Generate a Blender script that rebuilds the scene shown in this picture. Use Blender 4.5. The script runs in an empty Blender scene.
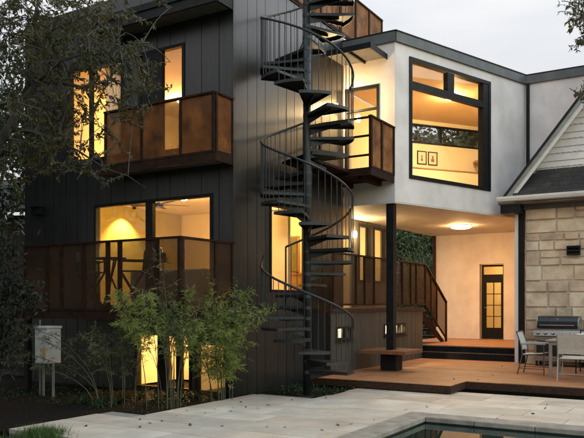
import bpy, bmesh, math, random
from math import radians, sin, cos, pi, sqrt
from mathutils import Vector, Matrix
random.seed(11)
S = bpy.context.scene
COL = S.collection

# ------------------------------------------------------------------ camera, sky, sun, exposure
FPX, CXP, HZ, EYE = 716.0, 292.0, 303.0, 1.65
cam = bpy.data.cameras.new('camera'); camo = bpy.data.objects.new('camera', cam); COL.objects.link(camo)
camo.location = (0, 0, EYE); camo.rotation_euler = (radians(90), 0, 0)
cam.sensor_width = 36; cam.lens = 36*FPX/584; cam.shift_y = (HZ-219)/584
cam.clip_start = 0.1; cam.clip_end = 2000
S.camera = camo
SUN_EL, SUN_AZ = radians(13), radians(28)          # azimuth clockwise from +Y
w = bpy.data.worlds.new('World'); S.world = w; w.use_nodes = True
nt = w.node_tree; bg = nt.nodes['Background']
sk = nt.nodes.new('ShaderNodeTexSky'); sk.sky_type = 'NISHITA'; sk.sun_disc = False
sk.sun_elevation = SUN_EL; sk.sun_rotation = SUN_AZ
sk.air_density = 1.35; sk.dust_density = 6.0; sk.ozone_density = 0.0; sk.altitude = 0
tc_ = nt.nodes.new('ShaderNodeTexCoord'); mp_ = nt.nodes.new('ShaderNodeMapping'); mp_.inputs['Scale'].default_value = (1.2, 1.2, 4.0)
nt.links.new(tc_.outputs['Generated'], mp_.inputs[0])
nz_ = nt.nodes.new('ShaderNodeTexNoise'); nz_.inputs['Scale'].default_value = 1.6; nz_.inputs['Detail'].default_value = 5
nt.links.new(mp_.outputs[0], nz_.inputs['Vector'])
cr_ = nt.nodes.new('ShaderNodeValToRGB'); e_ = cr_.color_ramp.elements
e_[0].position, e_[0].color = .36, (.68, .72, .79, 1); e_[1].position, e_[1].color = .66, (.91, .905, .90, 1)   # the veil's own grey and white
nt.links.new(nz_.outputs[0], cr_.inputs[0])
mn_ = nt.nodes.new('ShaderNodeVectorMath'); mn_.operation = 'MINIMUM'
sx_ = nt.nodes.new('ShaderNodeSeparateXYZ'); nt.links.new(tc_.outputs['Generated'], sx_.inputs[0])
el_ = nt.nodes.new('ShaderNodeMath'); el_.operation = 'MULTIPLY_ADD'; el_.use_clamp = False      # an overcast sky grows brighter towards the zenith
el_.inputs[1].default_value = .95; el_.inputs[2].default_value = .60; nt.links.new(sx_.outputs[2], el_.inputs[0])
dt_ = nt.nodes.new('ShaderNodeVectorMath'); dt_.operation = 'DOT_PRODUCT'; dt_.inputs[1].default_value = (.8, -.6, 0); nt.links.new(tc_.outputs['Generated'], dt_.inputs[0])
mx_ = nt.nodes.new('ShaderNodeMath'); mx_.operation = 'MAXIMUM'; mx_.inputs[1].default_value = 0; nt.links.new(dt_.outputs['Value'], mx_.inputs[0])
fa_ = nt.nodes.new('ShaderNodeMath'); fa_.operation = 'MULTIPLY_ADD'; fa_.inputs[1].default_value = 3.2; fa_.inputs[2].default_value = 1.0; nt.links.new(mx_.outputs[0], fa_.inputs[0])   # extra sky brightness added to the right and behind, to light the walls
pr_ = nt.nodes.new('ShaderNodeMath'); pr_.operation = 'MULTIPLY'; nt.links.new(el_.outputs[0], pr_.inputs[0]); nt.links.new(fa_.outputs[0], pr_.inputs[1])
sc_ = nt.nodes.new('ShaderNodeVectorMath'); sc_.operation = 'SCALE'; nt.links.new(cr_.outputs[0], sc_.inputs[0]); nt.links.new(pr_.outputs[0], sc_.inputs['Scale'])
nt.links.new(sk.outputs[0], mn_.inputs[0]); nt.links.new(sc_.outputs[0], mn_.inputs[1])
nt.links.new(mn_.outputs[0], bg.inputs[0]); bg.inputs[1].default_value = 0.15
sun = bpy.data.lights.new('sun', 'SUN'); sun.energy = 0.5; sun.angle = radians(25); sun.color = (1, .97, .94)
suno = bpy.data.objects.new('sun', sun); COL.objects.link(suno)
sd = Vector((sin(SUN_AZ)*cos(SUN_EL), cos(SUN_AZ)*cos(SUN_EL), sin(SUN_EL)))
suno.rotation_euler = (-sd).to_track_quat('-Z', 'Y').to_euler()
S.view_settings.view_transform = 'Standard'; S.view_settings.look = 'None'
S.view_settings.gamma = 1; S.view_settings.use_curve_mapping = False
S.view_settings.exposure = 2.95
S.render.engine = 'CYCLES'
S.cycles.use_denoising = True
S.cycles.max_bounces = 8; S.cycles.diffuse_bounces = 4; S.cycles.glossy_bounces = 4
S.cycles.transparent_max_bounces = 24; S.cycles.transmission_bounces = 6
S.cycles.sample_clamp_indirect = 6

# ------------------------------------------------------------------ house frame: u along B (away, right), v along A (away, left)
A2 = Vector((-1172, 716)).normalized(); B2 = Vector((A2.y, -A2.x))
T2 = Vector((-1.055, 12.8))
def H2(u, v): return T2 + B2*u + A2*v
def H(u, v, z=0): p = H2(u, v); return Vector((p.x, p.y, z))
def gpx(x, y, z=0.0):                               # a pixel of the photograph to a point on the level z
    Y = (EYE-z)*FPX/(y-HZ); return Vector(((x-CXP)/FPX*Y, Y, z))
class Fr:                                           # a wall's own frame: x along it, y out of it
    def __init__(s, o, d, n): s.o, s.d, s.n = o, d.normalized(), n.normalized()
    def pt(s, x, y, z): p = s.o + s.d*x + s.n*y; return Vector((p.x, p.y, z))
    def xpx(s, px, y=0.0):                          # where the ray of a pixel column meets the wall
        o = s.o + s.n*y; k = (px-CXP)/FPX
        return (k*o.y-o.x)/(s.d.x-k*s.d.y)
FL = Fr(T2, A2, -B2)                                # dark block, left face
FRT = Fr(T2, B2, -A2)                               # dark block, right face
W0 = H2(4.295, -1.273); C2 = Vector((893, 716)).normalized()
FWL = Fr(W0, A2, -B2)
FWW = Fr(W0, C2, Vector((C2.y, -C2.x)))
W1 = W0 + C2*4.98
FWG = Fr(W1, -A2, -B2)
FRW = Fr(H2(12.3, 0), -A2, -B2)
FST = Fr(H2(7.86, -3.23), -A2, -B2)
FBW = Fr(H2(0, -.415), B2, -A2)
FMW = Fr(H2(0, .88), B2, -A2)
FG = Fr(T2, B2, -A2)                                # generic: x = u, y = -v

# ------------------------------------------------------------------ mesh builder
class MB:
    def __init__(s): s.v = []; s.f = []; s.c = []
    def add(s, vs, fs, col=None):
        b = len(s.v); s.v += [Vector(p) for p in vs]
        for f in fs: s.f.append([i+b for i in f]); s.c.append(col)
        return s
    def hexa(s, p, col=None):
        return s.add(p, [(3,2,1,0),(4,5,6,7),(0,1,5,4),(1,2,6,5),(2,3,7,6),(3,0,4,7)], col)
    def box(s, fr, x0, x1, y0, y1, z0, z1, col=None):
        q = [(x0,y0),(x1,y0),(x1,y1),(x0,y1)]
        return s.hexa([fr.pt(x,y,z0) for x,y in q]+[fr.pt(x,y,z1) for x,y in q], col)
    def wbox(s, c, sx, sy, sz, rot=0, col=None):    # centre of the bottom
        m = Matrix.Rotation(rot, 3, 'Z'); c = Vector(c)
        q = [(-sx/2,-sy/2),(sx/2,-sy/2),(sx/2,sy/2),(-sx/2,sy/2)]
        return s.hexa([c+m@Vector((x,y,0)) for x,y in q]+[c+m@Vector((x,y,sz)) for x,y in q], col)
    def prism(s, pts, z0, z1, col=None):
        n = len(pts)
        vs = [Vector((p[0],p[1],z0)) for p in pts]+[Vector((p[0],p[1],z1)) for p in pts]
        return s.add(vs, [tuple(range(n-1,-1,-1)), tuple(range(n,2*n))]+[(i,(i+1)%n,n+(i+1)%n,n+i) for i in range(n)], col)
    def extr(s, pts, off):                          # 3-D outline pushed along a vector
        n = len(pts); off = Vector(off); vs = [Vector(p) for p in pts]; vs += [p+off for p in vs]
        return s.add(vs, [tuple(range(n-1,-1,-1)), tuple(range(n,2*n))]+[(i,(i+1)%n,n+(i+1)%n,n+i) for i in range(n)])
    def tube(s, pts, r, n=8, cap=True):
        pts = [Vector(p) for p in pts]; rs = r if isinstance(r, (list, tuple)) else [r]*len(pts)
        base = len(s.v); up = None
        for i, p in enumerate(pts):
            d = (pts[min(i+1,len(pts)-1)]-pts[max(i-1,0)]); d = d.normalized() if d.length > 1e-9 else Vector((0,0,1))
            if up is None: up = d.orthogonal().normalized()
            up = (up-d*up.dot(d)); up = up.normalized() if up.length > 1e-6 else d.orthogonal().normalized()
            q = d.cross(up)
            for k in range(n):
                t = 2*pi*k/n; s.v.append(p+(up*cos(t)+q*sin(t))*rs[i])
        for i in range(len(pts)-1):
            for k in range(n):
                a = base+i*n+k; b = base+i*n+(k+1)%n
                s.f.append([a,b,b+n,a+n]); s.c.append(None)
        if cap:
            s.f.append([base+k for k in range(n-1,-1,-1)]); s.c.append(None)
            e = base+(len(pts)-1)*n; s.f.append([e+k for k in range(n)]); s.c.append(None)
        return s
    def bar(s, p, q, w, h=None):                    # square bar between two points
        p, q = Vector(p), Vector(q); h = h or w; d = (q-p).normalized()
        sd_ = d.cross(Vector((0,0,1))); sd_ = sd_.normalized() if sd_.length > 1e-4 else Vector((B2.x,B2.y,0))
        up = sd_.cross(d)
        o = [-sd_*w/2-up*h/2, sd_*w/2-up*h/2, sd_*w/2+up*h/2, -sd_*w/2+up*h/2]
        return s.hexa([p+x for x in o]+[q+x for x in o])
    def lathe(s, c, prof, n=20):                    # (r, z) profile
        c = Vector(c); b = len(s.v)
        for r, z in prof:
            for k in range(n): s.v.append(c+Vector((r*cos(2*pi*k/n), r*sin(2*pi*k/n), z)))
        for i in range(len(prof)-1):
            for k in range(n):
                s.f.append([b+i*n+k, b+i*n+(k+1)%n, b+(i+1)*n+(k+1)%n, b+(i+1)*n+k]); s.c.append(None)
        s.f.append([b+k for k in range(n-1,-1,-1)]); s.c.append(None)
        e = b+(len(prof)-1)*n; s.f.append([e+k for k in range(n)]); s.c.append(None)
        return s
def wloc(o):
    l = Vector((0,0,0))
    while o is not None: l += o.location; o = o.parent
    return l
def obj(name, mb, mat, parent=None, loc=None, smooth=False, bevel=0, label=None):
    me = bpy.data.meshes.new(name)
    off = wloc(parent)+(Vector(loc) if loc is not None else Vector((0,0,0)))
    me.from_pydata([p-off for p in mb.v], [], mb.f); me.materials.append(mat)
    if any(c is not None for c in mb.c):
        at = me.color_attributes.new('tone', 'FLOAT_COLOR', 'CORNER'); i = 0
        for f, c in zip(mb.f, mb.c):
            c = c if c is not None else (.5,.5,.5)
            for _ in f: at.data[i].color = (c[0],c[1],c[2],1); i += 1
    me.update()
    if smooth: me.shade_smooth()
    o = bpy.data.objects.new(name, me); COL.objects.link(o); o.parent = parent
    if loc is not None: o.location = loc
    if bevel:
        m = o.modifiers.new('bevel', 'BEVEL'); m.width = bevel; m.segments = 2; m.limit_method = 'ANGLE'
    if label: o['label'] = label
    return o
def thing(name, label, cat, loc=(0,0,0), group=None):
    o = bpy.data.objects.new(name, None); COL.objects.link(o); o.location = loc; o.empty_display_size = .2
    o['label'] = label; o['category'] = cat
    if group: o['group'] = group
    return o
def tag(o, label, cat, group=None, kind=None):
    o['label'] = label; o['category'] = cat
    if group: o['group'] = group
    if kind: o['kind'] = kind
    return o
def node(name, parent, loc=None):                    # an Empty that gathers the sub-parts of one part
    o = bpy.data.objects.new(name, None); COL.objects.link(o); o.parent = parent; o.empty_display_size = .1
    if loc is not None: o.location = Vector(loc)-wloc(parent)
    return o
def copy_tree(o, parent=None):
    c = o.copy(); COL.objects.link(c); c.parent = parent
    for ch in list(o.children): copy_tree(ch, c)
    return c

# ------------------------------------------------------------------ materials
def nodes(name):
    m = bpy.data.materials.new(name); m.use_nodes = True
    t = m.node_tree; return m, t, t.nodes['Principled BSDF'], t.nodes['Material Output']
def ramp(t, stops):
    r = t.nodes.new('ShaderNodeValToRGB'); e = r.color_ramp.elements
    while len(e) < len(stops): e.new(.5)
    for i, (p, c) in enumerate(stops): e[i].position = p; e[i].color = (*c, 1)
    return r
def mat(name, c1, c2=None, rough=.6, scale=6, stretch=(1,1,1), detail=6, bump=0, bscale=None, metal=0, spec=.5, lo=.35, hi=.65, attr=0, rot=0, streak=0, sst=(5,5,.22)):
    m, t, p, out = nodes(name); c2 = c2 or c1
    tc = t.nodes.new('ShaderNodeTexCoord'); mp = t.nodes.new('ShaderNodeMapping'); mp.inputs['Scale'].default_value = stretch
    mp.inputs['Rotation'].default_value = (0,0,rot)
    t.links.new(tc.outputs['Object'], mp.inputs[0])
    n = t.nodes.new('ShaderNodeTexNoise'); n.inputs['Scale'].default_value = scale; n.inputs['Detail'].default_value = detail
    t.links.new(mp.outputs[0], n.inputs['Vector'])
    r = ramp(t, [(lo, c1), (hi, c2)]); t.links.new(n.outputs[0], r.inputs[0]); csock = r.outputs[0]
    if attr:
        at = t.nodes.new('ShaderNodeAttribute'); at.attribute_name = 'tone'
        mx = t.nodes.new('ShaderNodeMix'); mx.data_type = 'RGBA'; mx.blend_type = 'OVERLAY'; mx.inputs[0].default_value = attr
        t.links.new(csock, mx.inputs[6]); t.links.new(at.outputs[0], mx.inputs[7]); csock = mx.outputs[2]
    if streak:                                       # rain streaks and stains
        ms = t.nodes.new('ShaderNodeMapping'); ms.inputs['Scale'].default_value = sst; t.links.new(tc.outputs['Object'], ms.inputs[0])
        ns = t.nodes.new('ShaderNodeTexNoise'); ns.inputs['Scale'].default_value = 1.3; ns.inputs['Detail'].default_value = 7; t.links.new(ms.outputs[0], ns.inputs['Vector'])
        rr = ramp(t, [(.40, (1-streak,)*3), (.58, (1,1,1))]); t.links.new(ns.outputs[0], rr.inputs[0])
        mm = t.nodes.new('ShaderNodeMix'); mm.data_type = 'RGBA'; mm.blend_type = 'MULTIPLY'; mm.inputs[0].default_value = 1
        t.links.new(csock, mm.inputs[6]); t.links.new(rr.outputs[0], mm.inputs[7]); csock = mm.outputs[2]
    t.links.new(csock, p.inputs['Base Color'])
    p.inputs['Roughness'].default_value = rough; p.inputs['Metallic'].default_value = metal; p.inputs['Specular IOR Level'].default_value = spec
    if bump:
        n2 = t.nodes.new('ShaderNodeTexNoise'); n2.inputs['Scale'].default_value = bscale or scale*4; n2.inputs['Detail'].default_value = 5
        t.links.new(mp.outputs[0], n2.inputs['Vector'])
        b = t.nodes.new('ShaderNodeBump'); b.inputs['Strength'].default_value = bump; b.inputs['Distance'].default_value = .02
        t.links.new(n2.outputs[0], b.inputs['Height']); t.links.new(b.outputs[0], p.inputs['Normal'])
    return m
def mat_leaf(name, c1, c2, trans=.35, scale=1.3, rough=.5):
    m, t, p, out = nodes(name)
    g = t.nodes.new('ShaderNodeTexCoord'); n = t.nodes.new('ShaderNodeTexNoise'); n.inputs['Scale'].default_value = scale; n.inputs['Detail'].default_value = 8
    t.links.new(g.outputs['Object'], n.inputs['Vector'])
    r = ramp(t, [(.35, c1), (.65, c2)]); t.links.new(n.outputs[0], r.inputs[0])
    t.links.new(r.outputs[0], p.inputs['Base Color']); p.inputs['Roughness'].default_value = rough; p.inputs['Specular IOR Level'].default_value = .35
    tr = t.nodes.new('ShaderNodeBsdfTranslucent'); t.links.new(r.outputs[0], tr.inputs[0])
    mx = t.nodes.new('ShaderNodeMixShader'); mx.inputs[0].default_value = trans
    t.links.new(p.outputs[0], mx.inputs[1]); t.links.new(tr.outputs[0], mx.inputs[2]); t.links.new(mx.outputs[0], out.inputs[0])
    return m
def mat_glass(name, tint=(1,1,1), refl=1.0):
    m, t, p, out = nodes(name)
    tr = t.nodes.new('ShaderNodeBsdfTransparent'); tr.inputs[0].default_value = (*tint, 1)
    gl = t.nodes.new('ShaderNodeBsdfGlossy'); gl.inputs['Roughness'].default_value = .02
    lw = t.nodes.new('ShaderNodeLayerWeight'); lw.inputs[0].default_value = .5
    pw_ = t.nodes.new('ShaderNodeMath'); pw_.operation = 'POWER'; pw_.inputs[1].default_value = 5
    t.links.new(lw.outputs['Facing'], pw_.inputs[0])
    mu = t.nodes.new('ShaderNodeMath'); mu.operation = 'MULTIPLY_ADD'; mu.inputs[1].default_value = .92*refl; mu.inputs[2].default_value = .035*refl
    t.links.new(pw_.outputs[0], mu.inputs[0])
    mx = t.nodes.new('ShaderNodeMixShader'); t.links.new(mu.outputs[0], mx.inputs[0])
    t.links.new(tr.outputs[0], mx.inputs[1]); t.links.new(gl.outputs[0], mx.inputs[2]); t.links.new(mx.outputs[0], out.inputs[0])
    return m
def mat_mesh(name, c1, c2, open_=.4, scale=3):       # perforated weathering steel
    m, t, p, out = nodes(name)
    g = t.nodes.new('ShaderNodeTexCoord'); n = t.nodes.new('ShaderNodeTexNoise'); n.inputs['Scale'].default_value = scale; n.inputs['Detail'].default_value = 8; n.inputs['Roughness'].default_value = .65
    t.links.new(g.outputs['Object'], n.inputs['Vector'])
    r = ramp(t, [(.35, c1), (.68, c2)]); t.links.new(n.outputs[0], r.inputs[0])
    t.links.new(r.outputs[0], p.inputs['Base Color']); p.inputs['Roughness'].default_value = .75; p.inputs['Specular IOR Level'].default_value = .2
    if open_:
        tr = t.nodes.new('ShaderNodeBsdfTransparent'); mx = t.nodes.new('ShaderNodeMixShader'); mx.inputs[0].default_value = open_
        t.links.new(p.outputs[0], mx.inputs[1]); t.links.new(tr.outputs[0], mx.inputs[2]); t.links.new(mx.outputs[0], out.inputs[0])
    return m
def mat_emit(name, c, s):
    m, t, p, out = nodes(name)
    p.inputs['Base Color'].default_value = (.8,.78,.7,1); p.inputs['Emission Color'].default_value = (*c, 1); p.inputs['Emission Strength'].default_value = s
    return m
WARM = (1.0, .61, .20)
M = {}
M['siding'] = mat('dark_siding', (.009,.0083,.0078), (.018,.0166,.0155), rough=.36, scale=5, stretch=(3,3,.35), bump=.12, bscale=18, attr=.4, spec=.72)
M['siding_low'] = mat('brown_siding', (.042,.034,.026), (.068,.055,.042), rough=.6, scale=5, stretch=(3,3,.35), bump=.15, bscale=18, attr=.5)
M['black'] = mat('black_metal', (.009,.009,.009), (.015,.0148,.0145), rough=.5, scale=9, bump=.05, spec=.15)
M['steel'] = mat('stair_steel', (.009,.0098,.0105), (.016,.0172,.018), rough=.5, scale=7, bump=.08, metal=.0)
M['stucco'] = mat('stucco', (.69,.595,.54), (.80,.70,.64), rough=.9, scale=1.6, bump=.3, bscale=90, spec=.2, streak=.07, sst=(2.2,2.2,1.1))
M['fascia'] = mat('fascia_metal', (.075,.075,.072), (.105,.105,.10), rough=.55, scale=4)
M['rust'] = mat_mesh('weathering_steel', (.10,.035,.012), (.33,.13,.035), 0, 2.5)
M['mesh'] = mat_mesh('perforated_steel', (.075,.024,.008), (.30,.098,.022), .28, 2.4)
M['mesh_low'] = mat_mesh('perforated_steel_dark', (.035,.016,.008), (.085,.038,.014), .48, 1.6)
M['rust_bar'] = mat('rusty_bar', (.018,.008,.005), (.036,.015,.008), rough=.75, scale=8, spec=.12)
M['soffit'] = mat('soffit_board', (.60,.53,.44), (.70,.62,.52), rough=.7, scale=3, stretch=(1,1,1))
M['underside'] = mat('balcony_underside', (.10,.09,.08), (.15,.13,.11), rough=.7, scale=4)
M['cream'] = mat('cream_paint', (.72,.62,.44), (.76,.66,.48), rough=.85, scale=2, spec=.2)
M['ceiling'] = mat('ceiling_paint', (.78,.72,.62), (.8,.74,.64), rough=.9, scale=2, spec=.2)
M['ceiling_wood'] = mat('ceiling_wood', (.72,.54,.32), (.76,.58,.36), rough=.7, scale=4, stretch=(1,6,1))
M['pale_wall'] = mat('pale_wall_paint', (.78,.74,.64), (.80,.76,.66), rough=.85, scale=2, spec=.2)
M['floorwood'] = mat('floor_wood', (.22,.12,.06), (.30,.17,.08), rough=.45, scale=5, stretch=(6,1,1))
M['cabinet'] = mat('cabinet_wood', (.35,.20,.09), (.45,.27,.12), rough=.5, scale=5, stretch=(1,1,6))
M['glass'] = mat_glass('window_glass')
M['olive_wall'] = mat('olive_wall_paint', (.36,.29,.09), (.40,.32,.10), rough=.85, scale=2, spec=.1)
M['olive'] = mat('olive_paint', (.14,.12,.03), (.18,.15,.04), rough=.7, scale=4)
M['deck'] = mat('deck_wood', (.24,.100,.044), (.37,.168,.076), rough=.55, scale=4, stretch=(1.0,9,1), bump=.2, bscale=14, attr=.95, rot=-math.atan2(A2.y, A2.x))
M['darkwood'] = mat('dark_wood', (.028,.014,.009), (.055,.027,.016), rough=.7, scale=5, stretch=(1,6,6), spec=.15)
M['bench'] = mat('bench_wood', (.12,.045,.021), (.20,.08,.036), rough=.5, scale=4, stretch=(1,7,1), bump=.1, rot=-math.atan2(A2.y, A2.x))
M['paver'] = mat('limestone_paver', (.41,.335,.255), (.59,.50,.405), rough=.75, scale=1.1, detail=10, bump=.12, bscale=26, attr=.6, lo=.25, hi=.75, streak=.14, sst=(1.6,1.6,1.6))
M['joint'] = mat('paver_joint', (.20,.185,.16), (.26,.24,.21), rough=.95, scale=9)
M['coping'] = mat('pool_coping', (.19,.16,.125), (.30,.255,.205), rough=.8, scale=5, detail=9, bump=.35, bscale=30, attr=.4)
M['pooltile'] = mat('pool_tile', (.010,.013,.010), (.02,.024,.018), rough=.3, scale=14)
M['mulch'] = mat('mulch', (.008,.006,.005), (.026,.019,.013), rough=.95, scale=22, bump=1, bscale=40, spec=.05)
M['lawn'] = mat('lawn', (.03,.05,.012), (.06,.085,.025), rough=.95, scale=9, bump=.6, bscale=60)
M['stone'] = mat('limestone', (.46,.345,.24), (.66,.52,.38), rough=.92, scale=3.2, detail=12, bump=1.0, bscale=9, attr=.5, spec=.1)
M['mortar'] = mat('mortar', (.46,.365,.27), (.56,.455,.345), rough=.95, scale=12, bump=.3)
M['white'] = mat('white_trim', (.62,.58,.52), (.68,.64,.58), rough=.55, scale=5)
M['gable'] = mat('gable_paint', (.74,.675,.62), (.80,.74,.69), rough=.7, scale=4, attr=.15)
M['shingle'] = mat('asphalt_shingle', (.022,.02,.017), (.05,.045,.04), rough=.95, scale=30, attr=.6, bump=.3)
M['chrome'] = mat('stainless', (.30,.28,.26), (.40,.38,.35), rough=.32, scale=4, stretch=(1,1,12), metal=.9)
M['grillblack'] = mat('grill_enamel', (.01,.01,.011), (.016,.016,.017), rough=.22, scale=4)
M['sling'] = mat('sling_fabric', (.42,.38,.32), (.52,.48,.41), rough=.85, scale=30, bump=.2, bscale=200)
M['chairleg'] = mat('brown_metal', (.06,.045,.036), (.09,.068,.055), rough=.45, scale=6)
M['greymetal'] = mat('grey_metal', (.26,.24,.22), (.33,.31,.285), rough=.4, scale=6, metal=.3)
M['heater'] = mat('heater_enamel', (.42,.40,.37), (.52,.50,.46), rough=.45, scale=3)
M['orange'] = mat('orange_sticker', (.55,.26,.05), rough=.6)
M['pipe'] = mat('grey_pipe', (.13,.13,.13), (.18,.18,.18), rough=.5)
M['fence'] = mat('fence_wood', (.045,.026,.018), (.08,.048,.032), rough=.8, scale=5, stretch=(1,1,5), bump=.2, attr=.5)
M['bark'] = mat('bark', (.025,.02,.016), (.06,.05,.04), rough=.95, scale=9, stretch=(1,1,.4), bump=.8, bscale=20)
M['twig'] = mat('twig_bark', (.06,.05,.042), (.11,.095,.08), rough=.9, scale=9)
M['leaf_tree'] = mat_leaf('oak_leaves', (.034,.034,.012), (.105,.088,.030), .33, 1.6)
M['leaf_dark'] = mat_leaf('dark_leaves', (.012,.018,.009), (.03,.042,.018), .25)
M['leaf_deep'] = mat_leaf('deep_green_leaves', (.005,.008,.004), (.012,.017,.008), .1, 1.3, .7)
M['leaf_far'] = mat_leaf('far_leaves', (.03,.042,.013), (.09,.11,.035), .15, .5)
M['bamboo'] = mat_leaf('bamboo_leaves', (.16,.21,.038), (.36,.40,.115), .5, 1.8)
M['bamboo_dull'] = mat_leaf('shrub_leaves', (.07,.085,.03), (.16,.17,.07), .4, 1.8)
M['cane'] = mat('bamboo_cane', (.035,.034,.015), (.07,.062,.025), rough=.5, scale=6)
M['strap'] = mat_leaf('strap_leaves', (.012,.03,.010), (.035,.07,.022), .25)
M['dryleaf'] = mat('dry_leaf', (.035,.022,.014), (.10,.06,.03), rough=.85, scale=6)
M['grassblade'] = mat_leaf('grass_blades', (.035,.075,.014), (.08,.14,.03), .3)
M['bowl'] = mat('white_ceramic', (.7,.69,.67), rough=.3)
M['sofa'] = mat('sofa_fabric', (.18,.13,.09), (.24,.18,.12), rough=.9, scale=20)
M['blind'] = mat_leaf('blind_fabric', (.74,.70,.60), (.78,.74,.64), .5, 8, .9)
M['paper'] = mat('picture_paper', (.72,.68,.58), (.75,.71,.62), rough=.8)
M['ink'] = mat('picture_ink', (.12,.08,.05), (.28,.16,.09), rough=.8, scale=20)
m, t, p, out = nodes('pool_water')
p.inputs['Base Color'].default_value = (.006,.022,.018,1); p.inputs['Roughness'].default_value = .02; p.inputs['IOR'].default_value = 1.33
n = t.nodes.new('ShaderNodeTexNoise'); n.inputs['Scale'].default_value = 2.2; n.inputs['Detail'].default_value = 2
b = t.nodes.new('ShaderNodeBump'); b.inputs['Strength'].default_value = .05; b.inputs['Distance'].default_value = .05
t.links.new(n.outputs[0], b.inputs['Height']); t.links.new(b.outputs[0], p.inputs['Normal']); M['water'] = m

# ------------------------------------------------------------------ helpers for walls
def cuts(x0, x1, z0, z1, holes):
    xs = sorted({x0, x1, *[h[0] for h in holes if x0 < h[0] < x1], *[h[1] for h in holes if x0 < h[1] < x1]})
    out = []
    for a, b in zip(xs[:-1], xs[1:]):
        m = (a+b)/2; hs = sorted((h[2], h[3]) for h in holes if h[0] < m < h[1]); z = z0
        for c, d in hs:
            if c > z: out.append((a, b, z, min(c, z1)))
            z = max(z, d)
        if z < z1: out.append((a, b, z, z1))
    return out
def wall_mb(fr, x0, x1, z0, z1, holes=(), th=.15, y=0.0, mb=None):
    mb = mb or MB()
    for a, b, c, d in cuts(x0, x1, z0, z1, holes): mb.box(fr, a, b, y-th, y, c, d)
    return mb
def siding_mb(fr, x0, x1, z0, z1, holes=(), y=0.0, wmin=.28, wmax=.46, rnd=None, gap=.006):
    rnd = rnd or random.Random(3); mb = MB(); x = x0
    wall_mb(fr, x0, x1, z0, z1, holes, .14, y-.022, mb)
    edges = [x0]
    while x < x1-wmin: x += rnd.uniform(wmin, wmax); edges.append(min(x, x1))
    if edges[-1] < x1: edges[-1] = x1
    for e0, e1 in zip(edges[:-1], edges[1:]):
        g = rnd.uniform(.40, .60); d = rnd.uniform(-.002, .002)
        xs = sorted({e0, e1, *[h[i] for h in holes for i in (0,1) if e0 < h[i] < e1]})
        for a, b in zip(xs[:-1], xs[1:]):
            a2 = a+gap if a == e0 else a; b2 = b-gap if b == e1 else b
            if b2-a2 < .004: continue
            m = (a+b)/2; hs = sorted((h[2], h[3]) for h in holes if h[0] < m < h[1]); z = z0
            for c, dd in hs+[(z1, z1)]:
                if c > z: mb.box(fr, a2, b2, y-.022, y+d, z, min(c, z1), (g, g, g))
                z = max(z, dd)
    return mb
def window(parent, fr, x0, x1, z0, z1, xb=(), zb=(), fw=.07, y=.02, dep=.10, name='window', glass='glass', bars=None, bw=None):
    w_ = node(name, parent, fr.pt((x0+x1)/2, 0, z0)); bw = bw or fw*.8
    f = MB(); f.box(fr, x0, x0+fw, y-dep, y, z0, z1).box(fr, x1-fw, x1, y-dep, y, z0, z1)
    f.box(fr, x0+fw, x1-fw, y-dep, y, z0, z0+fw).box(fr, x0+fw, x1-fw, y-dep, y, z1-fw, z1)
    obj('frame', f, M['black'], w_)
    if xb or zb or bars:
        m_ = MB()
        for x in xb: m_.box(fr, x-bw/2, x+bw/2, y-dep*.9, y-.004, z0+fw, z1-fw)
        for z in zb: m_.box(fr, x0+fw, x1-fw, y-dep*.85, y-.008, z-bw/2, z+bw/2)
        for (a, b_, c, d) in bars or (): m_.box(fr, a, b_, y-dep*.9, y-.004, c, d)
        obj('mullion', m_, M['black'], w_)
    g = MB(); yy = y-dep*.6
    g.box(fr, x0+fw*.5, x1-fw*.5, yy-.004, yy+.004, z0+fw*.5, z1-fw*.5)
    obj('pane', g, M[glass], w_)
    return w_
def panel_guard(part, fr, xs, z0, z1, y, mat_, post=.045, rail=.05, ends=True):   # posts, rails and a panel in each bay
    for i, x in enumerate(xs):
        obj('post', MB().box(fr, x-post/2, x+post/2, y-.03, y+.03, z0, z1-.0), M['rust_bar'], part)
    lo, hi = min(xs), max(xs)
    obj('rail', MB().box(fr, lo-post/2-.01, hi+post/2+.01, y-.036, y+.036, z1, z1+.035), M['rust_bar'], part)
    obj('rail', MB().box(fr, lo, hi, y-.02, y+.02, z0-.005, z0+.035), M['rust_bar'], part)
    s = sorted(xs)
    for a, b in zip(s[:-1], s[1:]):
        obj('panel', MB().box(fr, a+post/2, b-post/2, y-.004, y+.004, z0+.035, z1), mat_, part)

# ------------------------------------------------------------------ ground, patio, pool
def structure(o): o['kind'] = 'structure'; return o
PATIO = [(-4.3,.5),(-2.45,.5),(-2.45,-.1),(.55,-.25),(.72,-1.42),(2.6,-1.42),(2.6,-14),(-4.3,-14)]
PX0, PX1, PV0, PV1 = -6.2, -.59, -13.5, -3.84        # water: u range, v range
lawn = MB()
def flat(pts, z): return [Vector((p[0], p[1], z)) for p in pts]
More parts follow.
